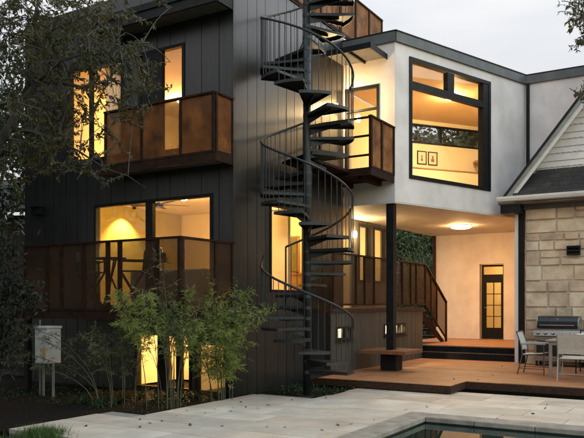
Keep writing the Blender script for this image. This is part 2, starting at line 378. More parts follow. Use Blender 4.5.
# ground as a frame round the pool so that the water has its own hole
G = 600
ring_in = [H2(PX0-.2, PV0-.2), H2(PX1+.1, PV0-.2), H2(PX1+.1, PV1+.1), H2(PX0-.2, PV1+.1)]
ring_out = [H2(-G, -G), H2(G, -G), H2(G, G), H2(-G, G)]
lawn.add(flat(ring_out, -.12)+flat(ring_in, -.12), [(0,1,5,4),(1,2,6,5),(2,3,7,6),(3,0,4,7)])
structure(obj('lawn', lawn, M['lawn']))
bed = MB(); bed.prism([H2(u, v) for u, v in [(-6.5,12),(-4.3,.6),(-2.5,.52),(-2.47,-.2),(.5,-.4),(.7,-1.5),(6,-1.5),(6,12)]], -.118, -.045)
structure(obj('planting_bed', bed, M['mulch']))
def inpoly(x, y, poly):
    c = False; n = len(poly)
    for i in range(n):
        x1_, y1_ = poly[i]; x2_, y2_ = poly[(i+1) % n]
        if (y1_ > y) != (y2_ > y) and x < (x2_-x1_)*(y-y1_)/(y2_-y1_)+x1_: c = not c
    return c
pt = MB()
COP = .40
def patio_slab(mb, u0, u1, v0, v1, z0, z1, col=None):
    mb.box(FG, u0, u1, -v1, -v0, z0, z1, col)
base = MB()
for (u0,u1,v0,v1) in [(-4.29,-2.46,-3.6,.49),(-2.46,.5,-3.6,-.24),(.5,2.6,-3.6,-1.43),(-.3,2.6,-13.9,-3.6)]:
    patio_slab(base, u0, u1, v0, v1, -.116, -.012)
structure(obj('patio_base', base, M['joint']))
pav = MB(); rp = random.Random(5)
rows = []; u = -4.3
while u < 2.6:
    d = rp.choice([.62,.62,.92]); u1 = min(u+d, 2.6); v = .5+rp.uniform(0,.5)
    while v > -14:
        wv = rp.choice([.62,.92,.92,1.24]); v1 = v-wv
        # clip the slab to the patio and off the pool
        cu0, cu1 = u, u1
        hi, lo = v, v1
        um = (u+u1)/2
        lim = .5 if um < -2.45 else (-.2 if um < .6 else -1.42)
        hi = min(hi, lim)
        if um < -.19: lo = max(lo, -3.464)
        if hi-lo > .06:
            if um < -.19 and u1 > -.19 and lo <= -3.46: pass
            g = rp.uniform(.36, .62); tint = rp.uniform(-.025, .035)
            mb_ = pav; gp = .0065
            mb_.box(FG, cu0+gp, cu1-gp, -hi+gp, -lo-gp, -.06, rp.uniform(-.0015,.0015), (g+tint, g, g-tint))
        v = v1
    # right of the pool corner the row next to the coping
    u = u1
pav_o = structure(obj('patio_paving', pav, M['paver'], bevel=.004))
cop = MB(); rc = random.Random(8)
v = -3.464
x = PX0
while x < PX1+COP-.001:
    x1 = min(x+rc.uniform(.7,1.0), PX1+COP); g = rc.uniform(.42,.58)
    cop.box(FG, x+.003, x1-.003, 3.464, 3.84, -.06, .012, (g,g,g)); x = x1
x = 3.84
while x < 13.4:
    x1 = x+rc.uniform(.7,1.0); g = rc.uniform(.42,.58)
    cop.box(FG, PX1, PX1+COP, x+.003, x1-.003, -.06, .012, (g,g,g)); x = x1
structure(obj('pool_coping', cop, M['coping'], bevel=.012))
pw = MB()
pw.box(FG, PX0, PX1+.02, 3.82-.1, 3.82, -1.4, -.06).box(FG, PX1-.0+.02, PX1+.14, 3.82, 13.5, -1.4, -.06)
pw.box(FG, PX0, PX1, 3.84, 13.5, -1.5, -1.4).box(FG, PX0-.12, PX0, 3.7, 13.5, -1.4, -.06).box(FG, PX0, PX1, 13.5, 13.6, -1.4, -.06)
structure(obj('pool_shell', pw, M['pooltile']))
wt = MB(); wt.add([FG.pt(PX0,3.82,-.075),FG.pt(PX1+.02,3.82,-.075),FG.pt(PX1+.02,13.5,-.075),FG.pt(PX0,13.5,-.075)], [(0,1,2,3)])
structure(obj('pool_water', wt, M['water']))

# ------------------------------------------------------------------ timber deck with its two steps
DZ = .15
deck = thing('timber_deck', 'reddish timber deck with dark edge, stepped up between patio and house', 'deck', H(4, -2, 0))
db = MB(); rd = random.Random(4); u = 2.13; V0 = -.42
while u < 8.12:
    u1 = u+.138; lo = -3.27 if u < 2.98 else -11
    v = V0
    while v > lo:
        v1 = max(v-rd.uniform(2.2,4.2), lo); g = rd.uniform(.38,.62)
        db.box(FG, u, u1-.009, -v, -v1-.003, DZ-.03, DZ+rd.uniform(-.001,.001), (g,g*.98,g*.95)); v = v1
    u = u1
obj('boards', db, M['deck'], deck)
fa = MB()
fa.box(FG, 2.10, 2.128, .42, 3.30, .02, DZ+.002).box(FG, 2.128, 2.99, 3.272, 3.30, .02, DZ+.002).box(FG, 2.96, 2.988, 3.302, 11, .02, DZ+.002)
fa.box(FG, 2.10, 8.1, .39, .418, .02, DZ+.002)
obj('edge_board', fa, M['darkwood'], deck)
fu = MB(); fu.box(FG, 2.2, 3.1, .5, 3.2, -.05, .115).box(FG, 3.1, 8.1, .5, 11, -.05, .115); obj('underframe', fu, M['black'], deck)
st = MB()
for i, u in enumerate((8.12, 8.26)): st.box(FG, u, u+.136, .42, 3.10, .30, .325)
obj('step', st, M['deck'], deck)
obj('riser', MB().box(FG, 8.14, 8.17, .42, 3.10, .15, .30), M['black'], deck)
pf = MB(); u = 8.42
while u < 12.3:
    g = rd.uniform(.4,.6); pf.box(FG, u, u+.133, -.70, 3.25, .47, .50, (g,g,g)); u += .138
obj('platform_boards', pf, M['deck'], deck)
obj('riser', MB().box(FG, 8.44, 8.47, .42, 3.10, .325, .47), M['black'], deck)
obj('underframe', MB().box(FG, 8.5, 12.28, -.68, 3.2, -.05, .468), M['black'], deck)

# ------------------------------------------------------------------ the modern house
house = thing('modern_house', 'modern house with a dark sided block, rusty balconies and a white stucco upper storey', 'house', H(4, 2, 0))
ZT = 7.75
holesL = [(.45,3.49,1.55,3.65),(2.68,4.27,4.55,6.52),(1.11,2.27,4.5,6.52),(.95,2.35,.0,1.08),(.12,.85,.0,.92)]
obj('wall', siding_mb(FL, 0, 5.65, -.1, ZT, holesL, rnd=random.Random(21)), M['siding'], house)
holesR = [(1.2,2.68,1.86,3.58)]
obj('wall', siding_mb(FRT, .0, 4.295, -.1, ZT, holesR, rnd=random.Random(22)), M['siding'], house)
# left end wall and rear wall of the block
FE = Fr(H2(0, 5.65), B2, A2); obj('wall', siding_mb(FE, 0.16, 6.4, -.1, ZT, rnd=random.Random(23)), M['siding'], house)
obj('roof', MB().prism([H2(.02,.02),H2(6.4,.02),H2(6.4,5.63),H2(.02,5.63)], ZT-.3, ZT-.02), M['fascia'], house)
rb = MB(); rb.prism([H2(5.0,.2),H2(5.1,.2),H2(5.1,5.5),H2(5.0,5.5)], -.1, ZT-.3); obj('inner_wall', rb, M['cream'], house)
# corner trim
obj('corner_trim', MB().box(FRT, -.03, .05, .003, .03, -.1, ZT), M['siding'], house)
# upper floor slab of the block and the ground floors
for z, z1_ in ((1.38,1.52),(4.13,4.41)):
    obj('floor_slab', MB().prism([H2(.16,.16),H2(4.98,.16),H2(4.98,5.5),H2(.16,5.5)], z, z1_), M['floorwood'], house)
obj('ceiling', MB().prism([H2(.16,.16),H2(4.98,.16),H2(4.98,5.5),H2(.16,5.5)], 4.08, 4.12), M['ceiling'], house)
obj('ceiling', MB().prism([H2(.16,.16),H2(4.98,.16),H2(4.98,5.5),H2(.16,5.5)], 6.72, 6.8), M['ceiling'], house)
# inner faces of the outer walls in cream (left end wall, back) and a partition
ic = MB()
for z0, z1 in ((1.53,4.08),(4.415,6.72)):
    obj('inner_wall', MB().box(FG, .2, 4.98, -5.46, -5.40, z0, z1), M['olive_wall' if z0 < 2 else 'cream'], house)
ic.box(FG, 3.0, 3.1, -2.6, -.70, 1.53, 4.08)
obj('partition', ic, M['cream'], house)
obj('ceiling_beam', MB().box(FG, 2.2, 2.4, -.72, -.2, 3.6, 4.08), M['cream'], house)
# garden level room behind the low windows
gr = MB(); gr.box(FG, 1.6, 1.7, -2.7, -.05, 0, 1.38).box(FG, .17, 1.6, -2.75, -2.65, 0, 1.38).box(FG, .17, 1.6, -.92, -.88, 0, 1.38)
obj('inner_wall', gr, M['cream'], house)
# windows of the left face
window(house, FL, .45, 3.49, 1.55, 3.65, xb=(), fw=.06, bars=[(1.90,2.08,1.6,3.6),(.50,1.90,1.61,1.67)])
wn = window(house, FL, 2.68, 4.27, 4.55, 6.52, fw=.06, xb=(3.6,), bw=.06)
window(house, FL, 1.11, 2.27, 4.5, 6.52, fw=.06, bars=[(1.66,2.16,4.55,6.47)], name='balcony_door')
window(house, FL, .95, 2.35, .0, 1.08, fw=.05, bars=[(1.548,1.775,.05,1.03),(1.189,1.313,.05,1.03)])
window(house, FL, .12, .85, .0, .92, fw=.04)
window(house, FRT, 1.2, 2.68, 1.86, 3.58, fw=.05, name='glass_door')
# overhang above the upper balcony
ov = node('overhang', house, FL.pt(1.5, .2, 6.9))
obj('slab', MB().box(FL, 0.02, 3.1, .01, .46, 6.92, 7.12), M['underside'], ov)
obj('edge', MB().box(FL, -.0, 3.12, .46, .50, 6.88, 7.05).box(FL, -.0, 3.12, .465, .53, 7.055, 7.17).box(FL, -.022, .018, .01, .455, 6.88, 7.17), M['black'], ov)
# upper balcony of the block
bal = node('balcony', house, FL.pt(1.4, .3, 4.1))
UB = 3.1
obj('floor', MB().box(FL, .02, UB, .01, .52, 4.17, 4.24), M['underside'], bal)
obj('edge', MB().box(FL, -.01, UB, .52, .55, 4.11, 4.26).box(FL, -.02, .02, .01, .52, 4.11, 4.26), M['rust_bar'], bal)
panel_guard(bal, FL, [FL.xpx(p_, .535) for p_ in (213.6, 181, 142, 106)], 4.26, 5.27, .535, M['mesh'])
FS = Fr(T2, -B2, -A2)                               # a side face running out of the left wall
panel_guard(bal, FS, [.03,.50], 4.26, 5.27, -.003, M['mesh'])
# main balcony of the block
bl2 = node('balcony', house, FL.pt(2, .7, 1.4))
D2 = 1.43
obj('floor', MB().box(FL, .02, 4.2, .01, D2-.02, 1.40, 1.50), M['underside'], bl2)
obj('edge', MB().box(FL, -.01, 4.2, D2-.02, D2+.01, 1.36, 1.52).box(FL, -.02, .018, .01, D2-.02, 1.36, 1.52), M['rust_bar'], bl2)
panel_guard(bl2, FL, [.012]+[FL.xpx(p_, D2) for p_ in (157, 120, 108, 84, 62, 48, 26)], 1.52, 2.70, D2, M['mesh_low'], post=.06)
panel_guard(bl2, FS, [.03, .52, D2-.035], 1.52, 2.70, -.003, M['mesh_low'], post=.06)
# post under the balcony
obj('post', MB().box(FL, FL.xpx(28,D2-.1)-.05, FL.xpx(28,D2-.1)+.05, D2-.15, D2-.05, -.1, 1.4), M['black'], house)
# low wall with two small windows, main terrace above it, railing and stair
hb = [(3.15,3.90,.85,1.14),(5.63,6.95,.85,1.14)]
obj('low_wall', siding_mb(FBW, 2.92, 8.2, .06, 1.44, hb, wmin=.11, wmax=.15, rnd=random.Random(31), gap=.006), M['siding_low'], house)
obj('low_wall', MB().box(FG, 2.92, 2.97, -.0, .39, -.1, 1.44), M['siding_low'], house)
obj('low_wall', MB().box(FG, 8.14, 8.2, -.6, .39, -.1, 1.44), M['siding_low'], house)
for (a, b_, c, d) in hb:
    wv_ = window(house, FBW, a, b_, c, d, fw=.045, xb=(b_-.30,) if b_ < 5 else (b_-.34,), bw=.05)
    bm = MB()
    for k in range(int((b_-a)/.09)): bm.box(FBW, a+k*.09+.01, a+k*.09+.083, -.13-(k % 2)*.02, -.115-(k % 2)*.02, c, d)
    obj('blind', bm, M['blind'], wv_)
    obj('sill', MB().box(FBW, a-.03, b_+.03, .0, .05, c-.045, c-.003), M['black'], wv_)
obj('inner_wall', MB().box(FG, 4.4, 8.1, -.55, -.48, .1, 1.38), M['cream'], house)
obj('terrace_floor', MB().box(FG, 2.92, 8.22, -.86, .45, 1.44, 1.53), M['darkwood'], house)
rl = node('terrace_railing', house, FBW.pt(5, .03, 1.5))
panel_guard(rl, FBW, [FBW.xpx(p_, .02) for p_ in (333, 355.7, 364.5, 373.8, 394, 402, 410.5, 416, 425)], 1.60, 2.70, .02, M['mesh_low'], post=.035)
ss = node('terrace_stair', house, FBW.pt(9, 0, .5))
x0 = 8.22; run = .37
sm = [(x0+i*run, 1.53-(i+1)*.206) for i in range(4)]
for (x, z) in sm: obj('tread', MB().box(FG, x, x+run+.03, -.55, .36, z-.05, z), M['darkwood'], ss)
for yy in (.37, -.56):
    obj('stringer', MB().extr([FG.pt(x0-.02,yy,1.53),FG.pt(x0+5*run,yy,.52),FG.pt(x0+5*run-.25,yy,.51),FG.pt(x0-.02,yy,1.22)], (A2.x*.03,A2.y*.03,0)), M['rust_bar'], ss)
xa, xb_ = FBW.xpx(425, .02), FBW.xpx(446, .02)
zt0, zt1, zb0, zb1 = 2.70, 1.66, 1.50, .53
def zl(x, z0, z1): return z0+(z1-z0)*(x-xa)/(xb_-xa)
sp = [xa+.02]+[FBW.xpx(p_, .02) for p_ in (430.7, 436.4, 446)]
for x in sp[1:]: obj('post', MB().box(FBW, x-.018, x+.018, -.01, .05, zl(x,zb0,zb1)-.02, zl(x,zt0,zt1)), M['rust_bar'], ss)
obj('rail', MB().bar(FBW.pt(xa,.02,zt0+.017), FBW.pt(xb_+.02,.02,zt1+.01), .07, .035), M['rust_bar'], ss)
obj('rail', MB().bar(FBW.pt(xa,.02,zb0+.10), FBW.pt(xb_,.02,zb1+.08), .04, .035), M['rust_bar'], ss)
for a, b_ in zip(sp[:-1], sp[1:]):
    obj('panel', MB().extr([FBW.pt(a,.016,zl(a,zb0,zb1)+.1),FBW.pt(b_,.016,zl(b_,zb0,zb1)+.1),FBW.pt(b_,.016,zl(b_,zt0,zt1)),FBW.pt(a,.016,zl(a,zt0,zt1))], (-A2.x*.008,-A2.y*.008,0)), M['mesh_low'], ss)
# wall at the back of the terrace with its windows
hm = [(6.86,7.62,2.2,3.78),(7.80,8.62,2.2,3.78)]
obj('terrace_wall', siding_mb(FMW, 4.3, 9.1, 1.53, 3.89, hm, rnd=random.Random(33)), M['siding_low'], house)
for h_ in hm: window(house, FMW, *h_, fw=.07)
obj('inner_wall', MB().box(FG, 6.5, 9.0, -3.3, -3.2, 1.53, 3.89).box(FG, 8.98, 9.1, -3.2, -1.05, 1.53, 3.89).box(FG, 6.4, 6.5, -3.2, -1.05, 1.53, 3.89).box(FG, 6.5, 8.98, -3.2, -1.05, 1.40, 1.52), M['cream'], house)
obj('inner_door', MB().box(FG, 8.0, 8.7, -3.19, -3.15, 1.53, 3.5), M['olive'], house)
# rear wall of the covered platform with the glazed door
dx0, dx1 = FRW.xpx(479.5), FRW.xpx(503.5)
hr = [(dx0,dx1,.5,2.89)]
obj('rear_wall', wall_mb(FRW, -.70, 4.2, .3, 3.89, hr, .3), M['stucco'], house)
obj('rear_wall_end', MB().box(FRW, -.80, -.703, -.3, .06, .3, 3.89), M['darkwood'], house)
dr = node('glazed_door', house, FRW.pt((dx0+dx1)/2, -.1, .5))
y0, y1 = -.24, -.18; dx0 += .02; dx1 -= .015
fw = .055
f = MB().box(FRW, dx0, dx0+fw, y0, y1, .5, 2.87).box(FRW, dx1-fw, dx1, y0, y1, .5, 2.87).box(FRW, dx0+fw, dx1-fw, y0, y1, 2.81, 2.87).box(FRW, dx0+fw, dx1-fw, y0, y1, 2.44, 2.56)
obj('frame', f, M['black'], dr)
lf = MB(); lx0, lx1 = dx0+fw, dx1-fw; ga, gb = lx0+.09, lx1-.06
lf.box(FRW, lx0, ga, y0+.01, y1-.01, .5, 2.44).box(FRW, gb, lx1, y0+.01, y1-.01, .5, 2.44).box(FRW, ga, gb, y0+.01, y1-.01, .5, .86).box(FRW, ga, gb, y0+.01, y1-.01, 2.30, 2.44)
obj('leaf', lf, M['black'], dr)
mu_ = MB(); mid = (ga+gb)/2; mu_.box(FRW, mid-.012, mid+.012, y0+.02, y1-.012, .86, 2.30)
for k in range(1, 4):
    z = .86+1.44*k/4; mu_.box(FRW, ga, mid-.012, y0+.02, y1-.012, z-.012, z+.012).box(FRW, mid+.012, gb, y0+.02, y1-.012, z-.012, z+.012)
obj('glazing_bar', mu_, M['rust_bar'], dr)
obj('pane', MB().box(FRW, ga, gb, y0+.028, y0+.034, .86, 2.30).box(FRW, lx0, lx1, y0+.028, y0+.034, 2.56, 2.81), M['glass'], dr)
obj('handle', MB().tube([FRW.pt(ga-.04, y1+.0, 1.50), FRW.pt(ga-.04, y1+.05, 1.50), FRW.pt(ga+.05, y1+.05, 1.50)], .011), M['chrome'], dr)
obj('inner_wall', MB().box(FRW, -.2, 3.6, -2.3, -2.2, .3, 3.3).box(FRW, -.3, -.2, -2.2, -.32, .3, 3.3).box(FRW, 3.6, 3.7, -2.2, -.32, .3, 3.3).box(FRW, -.2, 3.6, -2.2, -.32, .38, .48).box(FRW, -.2, 3.6, -2.2, -.32, 3.2, 3.3), M['cream'], house)
# white upper storey
hWL = [(.38,1.235,4.5,6.54)]
obj('white_wall', wall_mb(FWL, .0, 1.268, 3.89, 7.42, hWL, .16), M['stucco'], house)
hWW = [(.46,3.46,4.45,7.19)]
obj('white_wall', wall_mb(FWW, .0, 4.98, 3.89, 7.42, hWW, .16), M['stucco'], house)
obj('white_wall', wall_mb(FWG, .0, 6.0, 3.4, 7.42, (), .16), M['stucco'], house)
fs = MB()
fs.box(FWL, -.02, 1.30, -.1, .05, 7.42, 7.64).box(FWW, -.0, 4.97, -.1, .052, 7.421, 7.64).box(FWG, .0, 6.0, -.1, .05, 7.419, 7.638)
obj('fascia', fs, M['fascia'], house)
fl = MB(); fl.box(FWL, -.03, 1.30, -.11, .062, 7.642, 7.665).box(FWW, -.03, 4.965, -.11, .066, 7.642, 7.667).box(FWG, .0, 6.0, -.11, .062, 7.641, 7.663)
obj('roof_edge', fl, M['black'], house)
NW = Vector((C2.y, -C2.x))
BC = Fr(Vector((3.54,21.3)), Vector((.92,.39)), Vector((.39,-.92)))
def PLY(e): return [H2(4.295+e,.86), H2(4.295+e,-1.273+e*.65), W1-C2*e*.2-NW*e, H2(8.987+e,-8), H2(12.5,-8), H2(12.5,.86)]
POLY = PLY(.09)
obj('soffit', MB().prism(PLY(.006), 3.86, 3.889), M['soffit'], house)
obj('floor_slab', MB().prism(POLY, 3.892, 4.42), M['floorwood'], house)
ROOFP = POLY[:3]+[H2(9.08,-8), BC.pt(5.2,-.11,0), BC.pt(-.45,-.11,0)]
obj('ceiling', MB().prism(ROOFP, 7.12, 7.2), M['ceiling_wood'], house)
obj('roof', MB().prism(ROOFP, 7.25, 7.55), M['fascia'], house)
hc = [(-.9,2.6,6.42,7.0)]
obj('inner_wall', wall_mb(BC, -2.6, 5.2, 4.42, 7.12, hc, .12), M['pale_wall'], house)
obj('inner_wall', MB().box(FG, 4.3, 9.4, -.98, -.90, 4.42, 7.12).box(FG, 9.1, 12.4, 2.9, 2.98, 4.42, 7.12), M['cream'], house)
window(house, BC, -.9, 2.6, 6.42, 7.0, fw=.05, xb=(1.05,), bw=.06, name='clerestory_window')
obj('cabinet', MB().box(BC, -1.6, 4.6, .01, .42, 4.42, 5.58), M['pale_wall'], house)
obj('shelf', MB().box(BC, -1.6, 4.6, .01, .45, 5.583, 5.612), M['cabinet'], house)
bw_ = window(house, FWW, .46, 3.46, 4.45, 7.19, fw=.085, y=.03, dep=.15, bars=[(.545,3.16,6.50,6.65),(1.78,2.02,6.65,7.10)], bw=.1, name='picture_window')
obj('reveal', MB().box(FWW, 3.16, 3.374, -.14, .018, 4.535, 7.104), M['black'], bw_)
window(house, FWL, .38, 1.235, 4.5, 6.54, fw=.055, zb=(6.02,), name='balcony_door')
# downpipes
for fr_, x, y, z0, z1 in ((FWG, .05, .05, 4.2, 7.42),):
    obj('downpipe', MB().box(fr_, x-.0, x+.075, .01, .085, z0, z1), M['black'], house)
# awning over the upper door
aw = node('awning', house, FWL.pt(.7, .4, 7.0))
obj('plate', MB().box(FWL, .19, 1.35, .01, .88, 7.10, 7.13), M['underside'], aw)
am = MB().box(FWL, .17, .19, .01, .90, 7.05, 7.17).box(FWL, .17, 1.37, .88, .90, 7.05, 7.17).box(FWL, .70, .74, .02, .875, 7.05, 7.098)
obj('frame', am, M['black'], aw)
# balcony of the white storey: open rails in front, sheet panels on the side
b3 = node('balcony', house, FG.pt(3.7, .6, 4.36))
obj('floor', MB().box(FG, 3.10, 4.285, .02, 1.24, 4.36, 4.44).box(FG, 1.55, 3.10, .08, .78, 4.38, 4.43), M['rust_bar'], b3)
obj('edge', MB().box(FG, 3.07, 3.10, .0, 1.26, 4.30, 4.46).box(FG, 3.10, 4.285, 1.24, 1.265, 4.30, 4.46).box(FG, 3.2, 4.2, .2, .3, 4.24, 4.358).box(FG, 3.2, 4.2, .9, 1.0, 4.24, 4.358), M['rust_bar'], b3)
FB3 = Fr(H2(0, -1.25), B2, -A2)
panel_guard(b3, FB3, [3.10, 3.62, 4.25], 4.46, 5.50, 0, M['rust'], post=.07)
for z in (5.50, 5.12, 4.72): obj('rail', MB().box(FG, 3.08, 3.12, .02, 1.215, z-.02, z+.02), M['rust_bar'], b3)
obj('post', MB().box(FG, 3.08, 3.12, .02, .06, 4.44, 5.48), M['rust_bar'], b3)
# roof terrace railing of rusty sheets
rt = node('roof_railing', house, FRT.pt(3, 0, 7.8))
panel_guard(rt, FRT, [.3,1.3,2.3,3.3,4.2,5.0,5.75,6.5], 7.86, 8.88, -.05, M['rust'], post=.06)
obj('rail', MB().box(FRT, .2, 6.5, -.03, .02, 7.77, 7.80), M['rust_bar'], rt)
# steel post that carries the corner of the white storey
obj('column', MB().box(FG, 4.33, 4.50, 1.05, 1.22, .15, 3.86), M['black'], house)
# stucco end pilaster, wall vent and outlet
obj('wall_vent', MB().box(FL, 5.02, 5.28, .01, .12, 3.55, 3.70).box(FL, 5.0, 5.3, .01, .16, 3.70, 3.73), M['black'], house)

# ------------------------------------------------------------------ spiral staircase
PC = H2(.916, -.998); PC3 = Vector((PC.x, PC.y, 0)); RS = .86; DPH = 32.7
def Zk(k): return 1.60+.205*(k-7) if k >= 7 else 1.60+.195*(k-7)
def PHk(k): return 213+DPH*(k-7)
def Zphi(ph): return Zk(7+(ph-213)/DPH)
def circ(ph, r, z): a = radians(ph); return Vector((PC.x+r*cos(a), PC.y-r*sin(a), z))
spi = thing('spiral_staircase', 'dark steel spiral staircase winding round one pole up to the roof', 'staircase', PC3)
obj('pole', MB().tube([PC3+Vector((0,0,-.06)), PC3+Vector((0,0,8.7))], .070, 18), M['steel'], spi, smooth=True)
obj('base_plate', MB().lathe(PC3+Vector((0,0,-.045)), [(.2,0),(.2,.02),(.07,.025)]), M['steel'], spi)
tm = MB(); nA = 7; hw = radians(18.5)
outer = [(RS*cos(-hw+2*hw*i/nA), RS*sin(-hw+2*hw*i/nA)) for i in range(nA+1)]
prof = [(.05,-.05)]+outer+[(.05,.05)]
tm.prism(prof, -.012, 0.0)
for (p_, q_) in ((prof[0],prof[1]),(prof[-2],prof[-1])):     # front and rear lips
    d_ = Vector((q_[0]-p_[0], q_[1]-p_[1])); n_ = Vector((-d_.y, d_.x)).normalized()*.006
    tm.prism([(p_[0]-n_.x,p_[1]-n_.y),(q_[0]-n_.x,q_[1]-n_.y),(q_[0]+n_.x,q_[1]+n_.y),(p_[0]+n_.x,p_[1]+n_.y)], -.052, -.012)
for i in range(nA):
    (xa_,ya_),(xc_,yc_) = outer[i], outer[i+1]
    tm.prism([(xa_,ya_),(xc_,yc_),(xc_*.985,yc_*.985),(xa_*.985,ya_*.985)], -.052, -.012)
tm.add([(.055,-.012,-.17),(.055,.012,-.17),(.055,.012,-.012),(.055,-.012,-.012),(.62,-.008,-.04),(.62,.008,-.04),(.62,.008,-.012),(.62,-.008,-.012)], [(0,1,5,4),(1,2,6,5),(3,0,4,7),(4,5,6,7)])
tm.lathe((0,0,-.066), [(.074,0),(.074,.06)], 16)
t0 = None; off = wloc(spi)
for k in range(1, 37):
    if t0 is None:
        me_mb = MB(); me_mb.v = [p_+off for p_ in tm.v]; me_mb.f = tm.f; me_mb.c = tm.c
        o_ = t0 = obj('tread', me_mb, M['steel'], spi)
    else:
        o_ = t0.copy(); COL.objects.link(o_); o_.parent = spi
    o_.location = (0, 0, Zk(k)); o_.rotation_euler = (0, 0, -radians(PHk(k)))
lp = MB(); lp.prism([circ(195,.12,0).xy, circ(195,RS,0).xy, H2(.45,-.03), H2(1.5,-.03), circ(245,RS,0).xy, circ(245,.12,0).xy], 1.53, 1.585)
obj('landing', lp, M['steel'], spi)
lp = MB(); lp.prism([circ(-70,.1,0).xy, circ(-78,RS,0).xy, H2(1.56,-.05), H2(1.56,-.78), circ(-25,RS,0).xy, circ(-25,.1,0).xy], 4.38, 4.43)
obj('landing', lp, M['steel'], spi)
for (a, b_) in ((8, 192), (242, 652), (702, 1165)):
    pts = [circ(a+(b_-a)*i/60*1.0, RS-.02, Zphi(a+(b_-a)*i/60)+.95) for i in range(61)]
    if a == 8: pts = [circ(4, RS-.02, Zphi(8)+.80)]+pts+[circ(200, RS+.0, pts[-1].z+.10)]
    obj('handrail', MB().tube(pts, .021, 8), M['steel'], spi, smooth=True)
for ph, zb in ((242, 1.585), (192, 1.40)):
    p_ = circ(ph, RS-.02, zb-.1); obj('newel', MB().tube([p_, circ(ph, RS-.02, Zphi(ph)+.95)], .018, 8), M['steel'], spi)
bb0 = None
def baluster(ph, z0, z1):
    global bb0
    h = z1-z0
    if bb0 is None:
        mb = MB(); mb.tube([off, off+Vector((0,0,1))], .0072, 6); bb0 = o = obj('baluster', mb, M['steel'], spi)
    else: o = bb0.copy(); COL.objects.link(o); o.parent = spi
    p_ = circ(ph, RS-.02, z0); o.location = p_-off; o.scale = (1, 1, h)
nb = 0; rest = MB()
for k in range(1, 37):
    for j in (-1.5, -.5, .5, 1.5):
        ph = PHk(k)+j*DPH/4
        if any(a-4 <= ph <= b_+4 for a, b_ in ((8,192),(242,652),(702,1165))):
            far = 235 < ph % 360 < 330                      # the ones hidden behind the pole go into one mesh
            if nb < 99 and not far: baluster(ph, Zk(k)-.05, Zphi(ph)+.95); nb += 1
            else: rest.tube([circ(ph, RS-.02, Zk(k)-.05), circ(ph, RS-.02, Zphi(ph)+.95)], .0072, 6)
ro = obj('balusters', rest, M['steel'], spi); ro['kind'] = 'stuff'

# ------------------------------------------------------------------ stone house on the right
sh = thing('stone_house', 'stone house with a steep white gable, dark shingles and white gutter', 'house', FST.pt(2, 0, 0))
SB = MB(); rs = random.Random(12); z = .15
obj('wall', MB().box(FST, .0, 6.2, -.35, -.030, -.1, 4.08).box(FST, .0, .03, -4, -.35, -.1, 4.08), M['mortar'], sh)
z = .12
while z < 4.0:
    h = rs.choice([.19,.24,.28,.33,.37]); h = min(h, 4.06-z)
    if h < .08: break
    x = .0
    while x < 6.2:
        wv = rs.uniform(.30,.80); x1 = min(x+wv, 6.2)
        g = rs.uniform(.30,.68); ti = rs.uniform(-.03,.06)
        split = rs.random() < .16 and h > .3
        for (c, d) in (((z, z+h*.5),(z+h*.5, z+h)) if split else ((z, z+h),)):
            # a rough quarry face: four corners and a raised middle
            y_ = rs.uniform(-.014,.022); e = .007
            P = [FST.pt(x+e+rs.uniform(0,.022),y_-.03,c+e+rs.uniform(0,.022)),FST.pt(x1-e-rs.uniform(0,.022),y_-.03,c+e+rs.uniform(0,.022)),FST.pt(x1-e-rs.uniform(0,.022),y_-.03,d-e-rs.uniform(0,.022)),FST.pt(x+e+rs.uniform(0,.022),y_-.03,d-e-rs.uniform(0,.022))]
            b0 = [FST.pt(x+e,-.06,c+e),FST.pt(x1-e,-.06,c+e),FST.pt(x1-e,-.06,d-e),FST.pt(x+e,-.06,d-e)]
            q = .022
            I = [FST.pt(x+e+q,y_+rs.uniform(-.006,.01),c+e+q),FST.pt(x1-e-q,y_+rs.uniform(-.006,.01),c+e+q),FST.pt(x1-e-q,y_+rs.uniform(-.006,.01),d-e-q),FST.pt(x+e+q,y_+rs.uniform(-.006,.01),d-e-q)]
            SB.add(b0+P+I, [(0,1,5,4),(1,2,6,5),(2,3,7,6),(3,0,4,7),(4,5,9,8),(5,6,10,9),(6,7,11,10),(7,4,8,11),(8,9,10,11)], (min(1,g+ti),g,g-ti*.6))
        x = x1
    z += h
obj('stonework', SB, M['stone'], sh)
# the corner boards: white trim and dark downpipe
obj('corner_board', MB().box(FST, -.24, -.15, -.10, .05, .15, 4.0), M['white'], sh)
obj('downpipe', MB().box(FST, -.145, -.01, -.05, .06, .15, 3.98), M['black'], sh)
# eave: soffit box, gutter
obj('eave', MB().box(FST, -.55, 6.3, -.3, .42, 4.08, 4.12).box(FST, -.12, 6.3, .01, .05, 3.96, 4.079), M['underside'], sh)
obj('eave_return', MB().box(FST, -.50, -.02, -.25, .40, 3.86, 4.078), M['black'], sh)
gm = MB(); prof = [(.42,4.13),(.52,4.15),(.545,4.21),(.545,4.26),(.525,4.26),(.52,4.22),(.42,4.22)]
gm.extr([FST.pt(-.56, y_, z_) for y_, z_ in prof], tuple(Vector((-A2.x,-A2.y,0))*6.9)); obj('gutter', gm, M['white'], sh)
